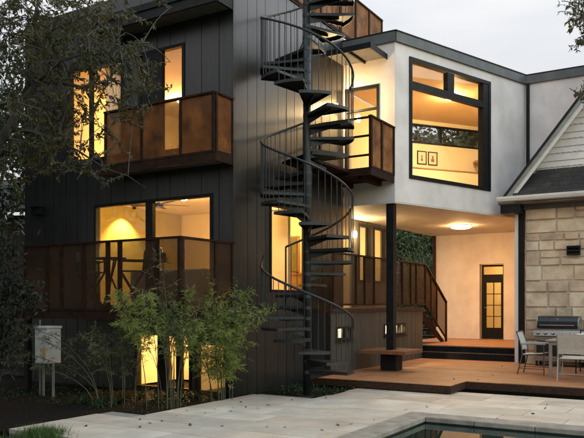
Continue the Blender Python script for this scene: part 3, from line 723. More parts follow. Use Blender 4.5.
# pent roof of shingles
PIT = 1.256; gx0, gz0 = -.33, 4.30
pr = MB(); rows = 6; rq = random.Random(2)
for r in range(rows):
    f0, f1 = r/rows, (r+1)/rows
    y0_, y1_ = .50-.52*f0, .50-.52*f1-.03; z0_, z1_ = 4.23+.66*f0, 4.23+.66*f1+.04
    x = -.55+.55*f0+rq.uniform(-.15,0)
    while x < 6.3:
        x1 = x+rq.uniform(.18,.34); g = rq.uniform(.3,.7); xx = max(x, gx0+(z1_-gz0)/PIT+.08)
        if x1-xx > .02: pr.hexa([FST.pt(xx,y0_,z0_),FST.pt(x1-.006,y0_,z0_),FST.pt(x1-.006,y1_,z1_),FST.pt(xx,y1_,z1_),FST.pt(xx,y0_,z0_+.02),FST.pt(x1-.006,y0_,z0_+.02),FST.pt(x1-.006,y1_,z1_+.005),FST.pt(xx,y1_,z1_+.005)], (g,g,g))
        x = x1
obj('pent_roof', pr, M['shingle'], sh)
obj('pent_base', MB().extr([FST.pt(-.15,.49,4.222),FST.pt(-.15,-.06,4.13),FST.pt(-.15,-.06,4.86),], tuple(Vector((-A2.x,-A2.y,0))*6.5)), M['black'], sh)
# gable with courses, some of them saw-toothed
APX = 2.9; APZ = gz0+PIT*(APX-gx0)
def zrake(x): return gz0+PIT*(x-gx0) if x < APX else APZ-PIT*(x-APX)
gs = MB(); rg = random.Random(6); zc = 4.80; row = 0; CH = .165
obj('gable_base', MB().extr([FST.pt(.05,-.10,4.7),FST.pt(2*APX-.38,-.10,4.7),FST.pt(APX,-.10,zrake(APX)-.1)], (B2.x*.1,B2.y*.1,0)), M['gable'], sh)
while zc < APZ-.35:
    def xe(z_): return gx0+(z_-gz0)/PIT+.03
    xl, xl2 = xe(zc), xe(zc+CH+.02); xr, xr2 = 2*APX-xl, 2*APX-xl2; yb = -.07
    P_ = [FST.pt(xl2,-.098,zc+CH+.02)]
    if row % 2 == 0: P_ += [FST.pt(xl,yb,zc), FST.pt(xr,yb,zc)]
    else:
        n_ = max(2, int((xr-xl)/.13))
        for q_ in range(n_): P_ += [FST.pt(xl+(xr-xl)*q_/n_, yb, zc+.030), FST.pt(xl+(xr-xl)*(q_+.5)/n_, yb, zc+.004)]
        P_.append(FST.pt(xr, yb, zc+.030))
    P_.append(FST.pt(xr2,-.098,zc+CH+.02))
    gs.extr(P_, (B2.x*.012, B2.y*.012, 0))
    zc += CH; row += 1
obj('gable_siding', gs, M['gable'], sh)
def rake(y0_, y1_, lo, hi, m_, nm):
    r_ = MB(); dx = sqrt(1+PIT*PIT)
    zc_ = 4.268; xl_ = gx0+(zc_-gz0-lo*dx)/PIT; xh_ = gx0+(zc_-gz0-hi*dx)/PIT
    r_.extr([FST.pt(xl_,y0_,zc_),FST.pt(APX,y0_,APZ+lo*dx),FST.pt(2*APX-xl_,y0_,zc_),FST.pt(2*APX-xh_,y0_,zc_),FST.pt(APX,y0_,APZ+hi*dx),FST.pt(xh_,y0_,zc_)], tuple(Vector((-B2.x,-B2.y,0))*(y1_-y0_)))
    return obj(nm, r_, m_, sh)
rake(-4.5, .50, .005, .05, M['shingle'], 'roof')
rake(.38, .42, -.17, .004, M['white'], 'rake_board')
rake(.424, .46, -.075, .003, M['greymetal'], 'rake_trim')
rake(-.06, .378, -.04, .003, M['gable'], 'rake_soffit')
# wall lantern
wl = thing('wall_light', 'small black louvred box light on the stone wall above the barbecue', 'wall light', FST.pt(1.2, .03, 2.9))
lx = FST.xpx(574)
lb = MB().box(FST, lx-.15, lx+.15, .015, .03, 2.80, 3.03); obj('back_plate', lb, M['black'], wl)
lb = MB()
for z_ in (2.80, 2.88, 2.98): lb.box(FST, lx-.15, lx+.15, .032, .11, z_, z_+.045)
lb.box(FST, lx-.15, lx-.13, .032, .108, 2.846, 2.979).box(FST, lx+.13, lx+.15, .032, .108, 2.846, 2.979)
obj('housing', lb, M['black'], wl)

# ------------------------------------------------------------------ lamps
def dome(label, p, r, strength, col=WARM, cat='ceiling light', drop=.07, group=None, em=None):
    t_ = thing('ceiling_light', label, cat, p, group)
    obj('frame', MB().lathe(Vector(p)+Vector((0,0,-.02)), [(r*1.06,0),(r*1.06,.018)], 24), M['fascia'], t_)
    obj('diffuser', MB().lathe(Vector(p)+Vector((0,0,-.02-drop)), [(r*.55,0),(r*.85,drop*.3),(r,drop*.75),(r,drop*.99)], 24), mat_emit('lamp_glow', col, strength), t_, smooth=True)
    return t_
L0 = gpx(461, 226, 0); Yl = (3.86-EYE)*FPX/(HZ-225.5); 
dome('glowing flush disc light on the soffit above the platform door', ((461-292)/716*Yl, Yl, 3.858), .29, 27, (1,.60,.26))
dome('round ceiling light in the white upper room behind the picture window', H(8.0, -1.3, 7.118), .17, 88, (1,.66,.25))
dome('ceiling light in the room behind the main balcony', H(2.2, 3.0, 4.078), .15, 58, (1,.58,.17))
dome('ceiling light just inside the tall glass door by the spiral stair', H(1.6, .5, 4.078), .13, 34)
dome('ceiling light by the olive cupboard, deep behind the tall glass door', H(4.1, 1.0, 4.078), .13, 60)
dome('ceiling light in the top room behind the leafy branches', H(3.4, 4.0, 6.718), .17, 150)
dome('ceiling light in the low room behind the bamboo', H(.95, 1.7, 1.375), .12, 70)
dome('ceiling light behind the narrow low window at the block corner', H(.9, .45, 1.375), .07, 60)
dome('ceiling light in the room behind the terrace windows', H(7.7, 2.1, 3.888), .14, 45)
dome('ceiling light in the hall behind the small paned door', (*(FRW.pt(1.2, -1.2, 0).xy), 3.198), .14, 20)
dome('light inside the cellar behind the first small window', H(3.5, -.14, 1.375), .06, 330, (1,.85,.55))
dome('light inside the cellar behind the second small window', H(6.2, .0, 1.375), .08, 900, (1,.85,.55))
def sconce(label, fr, x, z, s, col=(1,.72,.36), y=.0):
    t_ = thing('wall_lamp', label, 'wall lamp', fr.pt(x, y, z))
    obj('back_plate', MB().box(fr, x-.05, x+.05, y+.003, y+.02, z-.09, z+.09), M['black'], t_)
    obj('lamp_glass', MB().lathe(fr.pt(x, y+.085, z-.09), [(.03,0),(.05,.03),(.05,.14),(.03,.17)], 14), mat_emit('sconce_glow', col, s), t_, smooth=True)
    return t_
sconce('bright wall lamp on the dark boards by the upper balcony door', FRT, 3.78, 6.02, 110)
sconce('wall lamp at the left end of the terrace wall', FMW, FMW.xpx(352), 3.45, 60)

# ------------------------------------------------------------------ things inside the rooms
FIN = Fr(H2(0, 5.40), B2, -A2)
sx0 = FIN.xpx(122); sp_ = FIN.pt(sx0, .42, 4.07)
so = thing('ceiling_spot', 'small ceiling spot washing the olive wall of the main room', 'ceiling light', sp_)
obj('housing', MB().lathe(sp_+Vector((0,0,-.10)), [(.045,0),(.045,.09),(.06,.10),(.06,.105)], 16), M['black'], so)
sl = bpy.data.lights.new('spot_lamp', 'SPOT'); sl.energy = 42; sl.spot_size = radians(95); sl.spot_blend = .6; sl.color = (1,.66,.27); sl.shadow_soft_size = .03
slo = bpy.data.objects.new('spot_lamp', sl); COL.objects.link(slo); slo.parent = so; slo.location = (0,0,-.12)
slo.rotation_euler = Vector((A2.x*.35, A2.y*.35, -1)).to_track_quat('-Z', 'Y').to_euler()
def pp(px, py, Y): return Vector(((px-CXP)/FPX*Y, Y, EYE-(py-HZ)/FPX*Y))
fp = pp(158.5, 205, 14.6)
fan = thing('ceiling_fan', 'dark ceiling fan under the ceiling of the main room', 'ceiling fan', fp)
obj('motor', MB().lathe(fp+Vector((0,0,-.06)), [(.05,0),(.10,.02),(.10,.08),(.03,.10),(.015,.13),(.015,.45)], 16), M['black'], fan)
for k in range(5):
    a = 2*pi*k/5+.3; d = Vector((cos(a), sin(a), 0)); q = Vector((-sin(a), cos(a), .15))
    obj('blade', MB().extr([fp+d*.1-q*.05, fp+d*.62-q*.07, fp+d*.62+q*.07, fp+d*.1+q*.05], (0,0,.012)), M['darkwood'], fan)
sf = thing('sofa', 'brown sofa with its back to the balcony window', 'sofa', H(.9, 2.0, 1.52))
obj('frame', MB().box(FG, .62, 1.45, -3.0, -1.0, 1.62, 1.9), M['sofa'], sf, bevel=.04)
obj('backrest', MB().box(FG, .50, .68, -3.0, -1.0, 1.66, 2.32), M['sofa'], sf, bevel=.05)
for v in (1.0, 2.86): obj('armrest', MB().box(FG, .69, 1.45, -v-.14, -v, 1.905, 2.12), M['sofa'], sf, bevel=.04)
for (u, v) in ((.66,1.1),(.66,2.9),(1.4,1.1),(1.4,2.9)): obj('leg', MB().box(FG, u-.03, u+.03, -v-.03, -v+.03, 1.522, 1.62), M['darkwood'], sf)
ap = pp(163, 300, 14.6); ap.z = 1.52
fl_ = thing('floor_lamp', 'arched floor lamp with a small dark shade beside the sofa', 'lamp', ap)
tp = pp(163.5, 257, 14.6)
obj('stem', MB().tube([ap, ap+Vector((0,0,1.0)), ap+Vector((-.05,0,1.22)), pp(159, 246.5, 14.6), pp(162.5, 248, 14.6), tp+Vector((0,0,.10))], .012, 8), M['black'], fl_)
obj('base', MB().lathe(ap, [(.14,0),(.14,.02),(.02,.03)], 18), M['black'], fl_)
ls = obj('lamp_shade', MB().lathe(tp+Vector((0,0,-.11)), [(.07,0),(.05,.2)], 16), M['black'], fl_)
obj('bulb', MB().lathe(pp(157, 255, 14.9)+Vector((0,0,-.05)), [(.02,0),(.05,.04),(.05,.08),(.02,.1)], 12), mat_emit('bulb_glow', WARM, 160), fl_)
cu = MB(); xs_ = [2.80+.045*i for i in range(15)]
for i in range(14): cu.hexa([FL.pt(xs_[i],-.26+.03*(i%2),4.46),FL.pt(xs_[i+1],-.26+.03*((i+1)%2),4.46),FL.pt(xs_[i+1],-.272+.03*((i+1)%2),4.46),FL.pt(xs_[i],-.272+.03*(i%2),4.46),FL.pt(xs_[i],-.26+.03*(i%2),6.62),FL.pt(xs_[i+1],-.26+.03*((i+1)%2),6.62),FL.pt(xs_[i+1],-.272+.03*((i+1)%2),6.62),FL.pt(xs_[i],-.272+.03*(i%2),6.62)])
tag(obj('curtain', cu, M['blind'], None, loc=FL.pt(3.1,-.26,4.46)), 'pale pleated curtain inside the top left window behind the branches', 'curtain')
# olive cupboard and low sideboard seen through the tall glass door
FK = Fr(H2(4.98, 0), A2, -B2)
xo0, xo1 = FK.xpx(298, .1), FK.xpx(288.4, .1)
cp = thing('cupboard', 'tall olive cupboard on the back wall behind the glass door', 'cupboard', FK.pt((xo0+xo1)/2, .1, 2.42))
obj('body', MB().box(FK, xo0, xo1, .005, .10, 2.42, 3.32), M['cabinet'], cp)
obj('door', MB().box(FK, xo0+.02, xo1-.02, .102, .118, 2.44, 3.30), M['olive'], cp)
sb_ = thing('sideboard', 'orange wooden sideboard below the olive cupboard', 'sideboard', FK.pt(1, .3, 1.52))
obj('body', MB().box(FK, xo0-.6, xo1+.1, .005, .45, 1.525, 2.34), M['cabinet'], sb_)
obj('top', MB().box(FK, xo0-.62, xo1+.12, .003, .47, 2.343, 2.37), M['cabinet'], sb_)
for i, (a, b_, lab) in enumerate(((417,426.2,'small framed picture in the white upper room, the left of the pair'),(427.8,437,'small framed picture in the white upper room, the right of the pair'))):
    x0_, x1_ = BC.xpx(a), BC.xpx(b_); pc_ = thing('picture', lab, 'picture', BC.pt((x0_+x1_)/2, .01, 5.8), 'pair of framed pictures')
    z0_, z1_ = 5.80, 6.20
    f = MB().box(BC, x0_, x0_+.025, .003, .03, z0_, z1_).box(BC, x1_-.025, x1_, .003, .03, z0_, z1_).box(BC, x0_+.025, x1_-.025, .003, .03, z0_, z0_+.025).box(BC, x0_+.025, x1_-.025, .003, .03, z1_-.025, z1_)
    obj('frame', f, M['black'], pc_); obj('sheet', MB().box(BC, x0_+.024, x1_-.024, .004, .012, z0_+.024, z1_-.024), M['paper'], pc_)
    xm = (x0_+x1_)/2; k = .04 if i == 0 else .055
    obj('drawing', MB().box(BC, xm-k, xm+k, .0125, .015, z0_+.10, z0_+.17+.02*i).box(BC, xm-k*.5, xm+k*.5, .0125, .015, z0_+.172+.02*i, z0_+.28), M['ink'], pc_)
xv = BC.xpx(472.5)
vs_ = thing('vase', 'round dried flower ball in a thin vase on the upper room shelf', 'vase', BC.pt(xv, .2, 5.614))
obj('body', MB().lathe(BC.pt(xv, .2, 5.614), [(.05,0),(.06,.03),(.02,.10),(.012,.22)], 14), M['cabinet'], vs_, smooth=True)
fm = MB(); rv = random.Random(3); cv = BC.pt(xv, .2, 5.92)
for k in range(160):
    d = Vector((rv.gauss(0,1),rv.gauss(0,1),rv.gauss(0,1))).normalized(); fm.bar(cv, cv+d*rv.uniform(.10,.135), .006)
obj('flower', fm, M['cabinet'], vs_)

# ------------------------------------------------------------------ bench round the column
bc_ = H2(4.415, -1.135)
be = thing('bench', 'square reddish wooden bench around the black steel column', 'bench', (bc_.x, bc_.y, DZ))
bt = MB()
for k in range(7): bt.box(FG, 4.415-.51+k*.1457, 4.415-.51+k*.1457+.14, 1.135-.52, 1.135-.09, .565, .615)if 2 <= k <= 4 else bt.box(FG, 4.415-.51+k*.1457, 4.415-.51+k*.1457+.14, 1.135-.52, 1.135+.52, .565, .615)
for k in (2,3,4): bt.box(FG, 4.415-.51+k*.1457, 4.415-.51+k*.1457+.14, 1.135+.09, 1.135+.52, .565, .615)
obj('seat', bt, M['bench'], be, bevel=.004)
obj('edge_board', MB().box(FG, 3.885, 3.904, .60, 1.67, .54, .612).box(FG, 4.926, 4.945, .60, 1.67, .54, .612).box(FG, 3.904, 4.926, .592, .611, .54, .612).box(FG, 3.904, 4.926, 1.659, 1.678, .54, .612), M['bench'], be)
obj('base', MB().box(FG, 4.24, 4.328, .95, 1.32, .152, .563).box(FG, 4.502, 4.60, .95, 1.32, .152, .563).box(FG, 4.329, 4.501, .95, 1.048, .152, .563).box(FG, 4.329, 4.501, 1.222, 1.32, .152, .563), M['black'], be)

# ------------------------------------------------------------------ barbecue
gx = FST.xpx(534.3, .62)
bq = thing('barbecue', 'stainless barbecue grill with a closed black lid against the stone wall', 'barbecue', FST.pt(gx+.75, .4, DZ))
Y0, Y1 = .10, .62; gx1 = gx+1.62
cb = MB()
cb.box(FST, gx, gx+.05, Y0, Y1, DZ+.07, .80).box(FST, gx+1.0, gx+1.05, Y0, Y1, DZ+.07, .80).box(FST, gx1-.05, gx1, Y0, Y1, DZ+.07, .80)
cb.box(FST, gx+.05, gx1-.05, Y0, Y0+.03, DZ+.07, .80).box(FST, gx+.05, gx+1.0, Y0+.03, Y1-.02, DZ+.07, DZ+.12).box(FST, gx+1.05, gx1-.05, Y0+.03, Y1-.02, DZ+.07, DZ+.12)
cb.box(FST, gx+.05, gx+1.0, Y1-.03, Y1-.005, .70, .80).box(FST, gx+.05, gx+1.0, Y1-.03, Y1-.005, DZ+.121, DZ+.19)
obj('body', cb, M['chrome'], bq)
for a in (0, 1):
    d0 = gx+.055+a*.475; obj('door', MB().box(FST, d0, d0+.465, Y1-.022, Y1-.004, DZ+.195, .695), M['grillblack'], bq)
obj('door', MB().box(FST, gx+1.055, gx1-.055, Y1-.022, Y1-.004, DZ+.13, .79), M['chrome'], bq)
obj('control_panel', MB().extr([FST.pt(gx-.02,Y1-.03,.805),FST.pt(gx-.02,Y1+.05,.82),FST.pt(gx-.02,Y1+.01,.955),FST.pt(gx-.02,Y1-.03,.955)], tuple(Vector((-A2.x,-A2.y,0))*(gx1-gx+.04))), M['chrome'], bq)
obj('worktop', MB().box(FST, gx-.03, gx1+.03, Y0-.02, Y1+.02, .957, .985), M['chrome'], bq)
for k in range(6):
    kx = gx+.09+k*.173
    o = obj('knob', MB().tube([FST.pt(kx,Y1+.028,.885), FST.pt(kx,Y1+.075,.90)], [.036,.029], 14), M['chrome'], bq, smooth=False)
    obj('knob_ring', MB().tube([FST.pt(kx,Y1+.022,.884), FST.pt(kx,Y1+.03,.887)], [.046,.046], 16), M['black'], o)
lx0, lx1 = gx+.06, gx+.97
lp_ = [(Y1-.05,.99),(Y1-.03,1.06),(Y1-.05,1.16),(Y1-.12,1.25),(Y1-.22,1.285),(Y0+.05,1.285),(Y0+.02,1.2),(Y0+.02,.99)]
ld = obj('lid', MB().extr([FST.pt(lx0,y_,z_) for y_,z_ in lp_], tuple(Vector((-A2.x,-A2.y,0))*(lx1-lx0))), M['grillblack'], bq, bevel=.012)
for x in (lx0-.02, lx1): obj('lid_end', MB().extr([FST.pt(x,y_+.004,z_-.003) for y_,z_ in lp_], tuple(Vector((-A2.x,-A2.y,0))*.02)), M['chrome'], ld)
obj('lid_handle', MB().tube([FST.pt(lx0+.07,Y1+.03,1.07), FST.pt(lx1-.07,Y1+.03,1.07)], .013, 10).tube([FST.pt(lx0+.1,Y1-.04,1.07), FST.pt(lx0+.1,Y1+.03,1.07)], .009).tube([FST.pt(lx1-.1,Y1-.04,1.07), FST.pt(lx1-.1,Y1+.03,1.07)], .009), M['chrome'], ld)
obj('badge', MB().box(FST, (lx0+lx1)/2-.07, (lx0+lx1)/2+.07, Y1-.055, Y1-.047, 1.165, 1.185).tube([FST.pt((lx0+lx1)/2,Y1-.09,1.212), FST.pt((lx0+lx1)/2,Y1-.078,1.216)], .014, 12), M['chrome'], ld)
for x in (gx+.04, gx+1.02, gx1-.04):
    for y in (Y0+.06, Y1-.07): obj('foot', MB().tube([FST.pt(x,y,DZ-.055), FST.pt(x,y,DZ+.07)], .025, 10), M['black'], bq)
bq.location.z += .055

# ------------------------------------------------------------------ dining table and sling chairs
TC = Vector((5.2, 14.5)); FT = Fr(TC, -A2, B2)       # x along the table, y away from the camera
tb = thing('dining_table', 'grey metal dining table on the deck in front of the barbecue', 'table', FT.pt(.8, .45, DZ))
obj('tabletop', MB().box(FT, -.06, 1.70, -.06, .96, .872, .90), M['greymetal'], tb, bevel=.006)
obj('apron', MB().box(FT, .0, 1.64, -.01, .02, .80, .871).box(FT, .0, 1.64, .88, .91, .80, .871).box(FT, -.01, .02, .021, .879, .80, .871).box(FT, 1.62, 1.65, .021, .879, .80, .871), M['greymetal'], tb)
for x in (.03, 1.61):
    for y in (.03, .87): obj('leg', MB().box(FT, x-.028, x+.028, y-.028, y+.028, DZ, .798), M['greymetal'], tb)
bwl = tag(obj('serving_bowl', MB().lathe(FT.pt(.62, .52, .90), [(.08,0),(.16,.03),(.18,.12),(.17,.12),(.14,.045)], 24), M['bowl'], None, loc=FT.pt(.62,.52,.90), smooth=True), 'white serving bowl standing on the dining table', 'bowl')
def chair(label, p, face, legm):
    f = Vector(face).normalized(); fr = Fr(Vector(p), f, Vector((-f.y, f.x)))   # x forward, y to the left
    t_ = thing('sling_chair', label, 'chair', fr.pt(0,0,DZ), 'sling chairs around the dining table')
    for y in (-.26, .26):
        obj('front_leg', MB().tube([fr.pt(.24,y,DZ), fr.pt(.235,y,DZ+.63)], .014, 8), M[legm], t_)
        obj('rear_leg', MB().tube([fr.pt(-.30,y,DZ), fr.pt(-.20,y,DZ+.42), fr.pt(-.22,y,DZ+.60), fr.pt(-.32,y,DZ+.90)], .014, 8), M[legm], t_)
        obj('armrest', MB().tube([fr.pt(-.235,y,DZ+.645), fr.pt(.0,y,DZ+.655), fr.pt(.27,y,DZ+.645)], .019, 8), M['greymetal'], t_)
        obj('side_rail', MB().tube([fr.pt(-.20,y*.96,DZ+.41), fr.pt(.24,y*.96,DZ+.445)], .012, 8), M[legm], t_)
        obj('foot_rail', MB().tube([fr.pt(-.27,y*.96,DZ+.13), fr.pt(.24,y*.96,DZ+.13)], .009, 8), M[legm], t_)
    obj('crossbar', MB().tube([fr.pt(.235,-.25,DZ+.43), fr.pt(.235,.25,DZ+.43)], .012, 8).tube([fr.pt(-.322,-.26,DZ+.895), fr.pt(-.322,.26,DZ+.895)], .013, 8).tube([fr.pt(-.27,-.25,DZ+.14), fr.pt(-.27,.25,DZ+.14)], .009, 8), M[legm], t_)
    sm_ = MB(); n = 6
    pr_ = [(-.20+.44*i/n, DZ+.425+.03*i/n-.022*sin(pi*i/n)) for i in range(n+1)]
    for i in range(n): sm_.hexa([fr.pt(pr_[i][0],-.24,pr_[i][1]),fr.pt(pr_[i+1][0],-.24,pr_[i+1][1]),fr.pt(pr_[i+1][0],.24,pr_[i+1][1]),fr.pt(pr_[i][0],.24,pr_[i][1]),fr.pt(pr_[i][0],-.24,pr_[i][1]+.008),fr.pt(pr_[i+1][0],-.24,pr_[i+1][1]+.008),fr.pt(pr_[i+1][0],.24,pr_[i+1][1]+.008),fr.pt(pr_[i][0],.24,pr_[i][1]+.008)])
    obj('seat', sm_, M['sling'], t_)
    bm_ = MB(); bp_ = [(-.212,DZ+.52),(-.232,DZ+.62),(-.264,DZ+.72),(-.297,DZ+.81),(-.326,DZ+.905)]
    for (a,z0_),(b_,z1_) in zip(bp_[:-1],bp_[1:]): bm_.hexa([fr.pt(a-.012,-.25,z0_),fr.pt(a,-.25,z0_),fr.pt(a,.25,z0_),fr.pt(a-.012,.25,z0_),fr.pt(b_-.012,-.25,z1_),fr.pt(b_,-.25,z1_),fr.pt(b_,.25,z1_),fr.pt(b_-.012,.25,z1_)])
    obj('backrest', bm_, M['sling'], t_)
    return t_
chair('sling chair seen from its side at the left end of the dining table', (5.13, 15.12), -A2, 'chairleg')
chair('pale sling chair with its back to the patio, in front of the dining table', (5.46, 13.86), B2, 'greymetal')
chair('sling chair with dark legs between the dining table and the barbecue', (TC-A2*.60+B2*1.28), -B2, 'black')

# ------------------------------------------------------------------ folding stools and a high table on the main balcony
def stool(label, x, y, rot, z=1.50):
    c = FL.pt(x, y, z); f = Vector((cos(rot), sin(rot))); fr = Fr(c.xy, f, Vector((-f.y, f.x)))
    t_ = thing('folding_chair', label, 'chair', c, 'tall folding chairs on the main balcony')
    for s_ in (-.22, .22):
        obj('leg', MB().bar(fr.pt(-.22,s_,z), fr.pt(.20,s_,z+.72), .03), M['black'], t_)
        obj('leg', MB().bar(fr.pt(.22,s_*.88,z), fr.pt(-.20,s_*.88,z+.72), .03), M['black'], t_)
        obj('back_post', MB().bar(fr.pt(-.20,s_,z+.70), fr.pt(-.24,s_,z+1.12), .03), M['black'], t_)
        obj('armrest', MB().bar(fr.pt(-.22,s_,z+.92), fr.pt(.22,s_,z+.92), .045, .025).bar(fr.pt(.2,s_,z+.72), fr.pt(.2,s_,z+.91), .025), M['black'], t_)
    obj('footrest', MB().bar(fr.pt(.10,-.2,z+.3), fr.pt(.10,.2,z+.3), .03), M['black'], t_)
    obj('seat', MB().bar(fr.pt(-.2,0,z+.73), fr.pt(.22,0,z+.73), .42, .02), M['sofa'], t_)
    obj('backrest', MB().bar(fr.pt(-.235,-.22,z+1.02), fr.pt(-.235,.22,z+1.02), .015, .18), M['sofa'], t_)
stool('tall folding chair at the left of the high balcony table', 2.78, .75, .5)
stool('tall folding chair at the right of the high balcony table, below the window post', 1.72, .75, 3.4)
ht = thing('high_table', 'small high table between the folding chairs on the main balcony', 'table', FL.pt(2.25, .75, 1.5))
obj('tabletop', MB().lathe(FL.pt(2.25,.75,2.46), [(.30,0),(.30,.03)], 24), M['black'], ht)
for k in range(3):
    a = 2*pi*k/3+.4; c = FL.pt(2.25,.75,1.5); obj('leg', MB().bar(c+Vector((cos(a)*.26,sin(a)*.26,0)), c+Vector((-cos(a)*.14,-sin(a)*.14,.96)), .028), M['black'], ht)

# ------------------------------------------------------------------ water heater on its stand, fence, neighbour
hx = FL.xpx(48, 1.62); hp = FL.pt(hx, 1.62, 0); k = hp.y/FPX
wh = thing('water_heater', 'pale metal water heater box with an orange sticker on thin pipes', 'water heater', FL.pt(hx, 1.62, -.045))
zt_, zb_ = EYE-24*k, EYE-60*k
ew = 8.6*k
obj('body', MB().box(FL, hx-ew*1.05, hx+ew*1.05, 1.46, 1.78, zb_, zt_-.03), M['heater'], wh, bevel=.015)
obj('lid', MB().box(FL, hx-ew*1.1, hx+ew*1.1, 1.44, 1.80, zt_-.028, zt_+.02), M['heater'], wh, bevel=.01)
obj('sticker', MB().box(FL, hx-ew*.75, hx-ew*.25, 1.782, 1.785, zb_+.08, zb_+.30), M['orange'], wh)
for i, d in enumerate((-.14, .12)): obj('pipe', MB().tube([FL.pt(hx+d,1.62,-.04), FL.pt(hx+d,1.62,zb_)], .025, 10), M['pipe'], wh)
obj('valve', MB().tube([FL.pt(hx+.24,1.70,zb_-.12), FL.pt(hx+.24,1.70,zb_+.12)], .035, 10).tube([FL.pt(hx+.24,1.70,zb_-.3), FL.pt(hx+.24,1.70,zb_-.121)], .014, 8), M['black'], wh)
obj('conduit', MB().tube([FL.pt(hx+.30,1.55,-.04), FL.pt(hx+.30,1.55,1.34)], .018, 8), M['pipe'], wh)
obj('conduit', MB().tube([FL.pt(hx-.02,1.50,-.04), FL.pt(hx-.02,1.50,zb_)], .012, 8), M['black'], wh)
fe = thing('board_fence', 'dark brown board fence left of the house', 'fence', FL.pt(8, -.6, -.1))
fb = MB(); rf_ = random.Random(9); x = 5.82
while x < 13:
    g = rf_.uniform(.35,.6); fb.box(FL, x, x+.137, -.63, -.61, -.1, 1.22+rf_.uniform(-.005,.005), (g,g,g)); x += .142
obj('boards', fb, M['fence'], fe)
obj('rail', MB().box(FL, 5.82, 13, -.605, -.55, 1.02, 1.11).box(FL, 5.82, 13, -.605, -.55, .15, .24), M['fence'], fe)
for x in (5.9, 8.3, 10.7, 12.9): obj('post', MB().box(FL, x-.05, x+.05, -.75, -.64, -.12, 1.3), M['fence'], fe)
nh = thing('neighbour_house', 'dark neighbouring house with a low roof behind the fence', 'house', (-13, 25, -.12))
obj('wall', siding_mb(Fr(Vector((-8.6,24)), Vector((-1,.15)), Vector((-.15,-1))), 0, 9, -.12, 4.6, rnd=random.Random(41)), M['fence'], nh)
obj('roof', MB().add([(-8.2,23.3,4.62),(-18,24.8,4.62),(-18,29,6.4),(-8.2,28,6.4),(-8.2,23.3,4.74),(-18,24.8,4.74),(-18,29,6.52),(-8.2,28,6.52)], [(3,2,1,0),(4,5,6,7),(0,1,5,4),(1,2,6,5),(2,3,7,6),(3,0,4,7)]), M['shingle'], nh)

# ------------------------------------------------------------------ plants
def leafq(mb, p, d, n, L, W, fold=.0):
    d = d.normalized(); s_ = d.cross(n); s_ = s_.normalized() if s_.length > 1e-4 else d.orthogonal().normalized()
    mb.add([p, p+d*L*.45+s_*W/2, p+d*L, p+d*L*.45-s_*W/2], [(0,1,2,3)])
def rv3(r): return Vector((r.gauss(0,1), r.gauss(0,1), r.gauss(0,1)))
def twig_cluster(lm, tm_, c, r, L, n, leaf, droop=.5, dirv=None):
    d = (dirv or Vector((r.gauss(0,1), r.gauss(0,.6), r.gauss(0,.5)))); d = d.normalized()
    p = c-d*L*.5; pts = [p.copy()]
    for i in range(5):
        d = (d+Vector((r.gauss(0,.18), r.gauss(0,.18), r.gauss(0,.12)-droop*.16))).normalized(); p = p+d*L/5; pts.append(p.copy())
    if tm_ is not None: tm_.tube(pts, [.005,.0045,.004,.003,.002,.0015], 4, cap=False)
    for i in range(n):
        k = r.random()**.8*4.99; j = int(k); q = pts[j].lerp(pts[j+1], k-j); dd = (pts[j+1]-pts[j]).normalized()
        ld_ = (dd*.6+rv3(r)*.6+Vector((0,0,-droop))).normalized()
        leafq(lm, q, ld_, rv3(r), leaf*r.uniform(.7,1.2), leaf*r.uniform(.24,.36))
    return pts
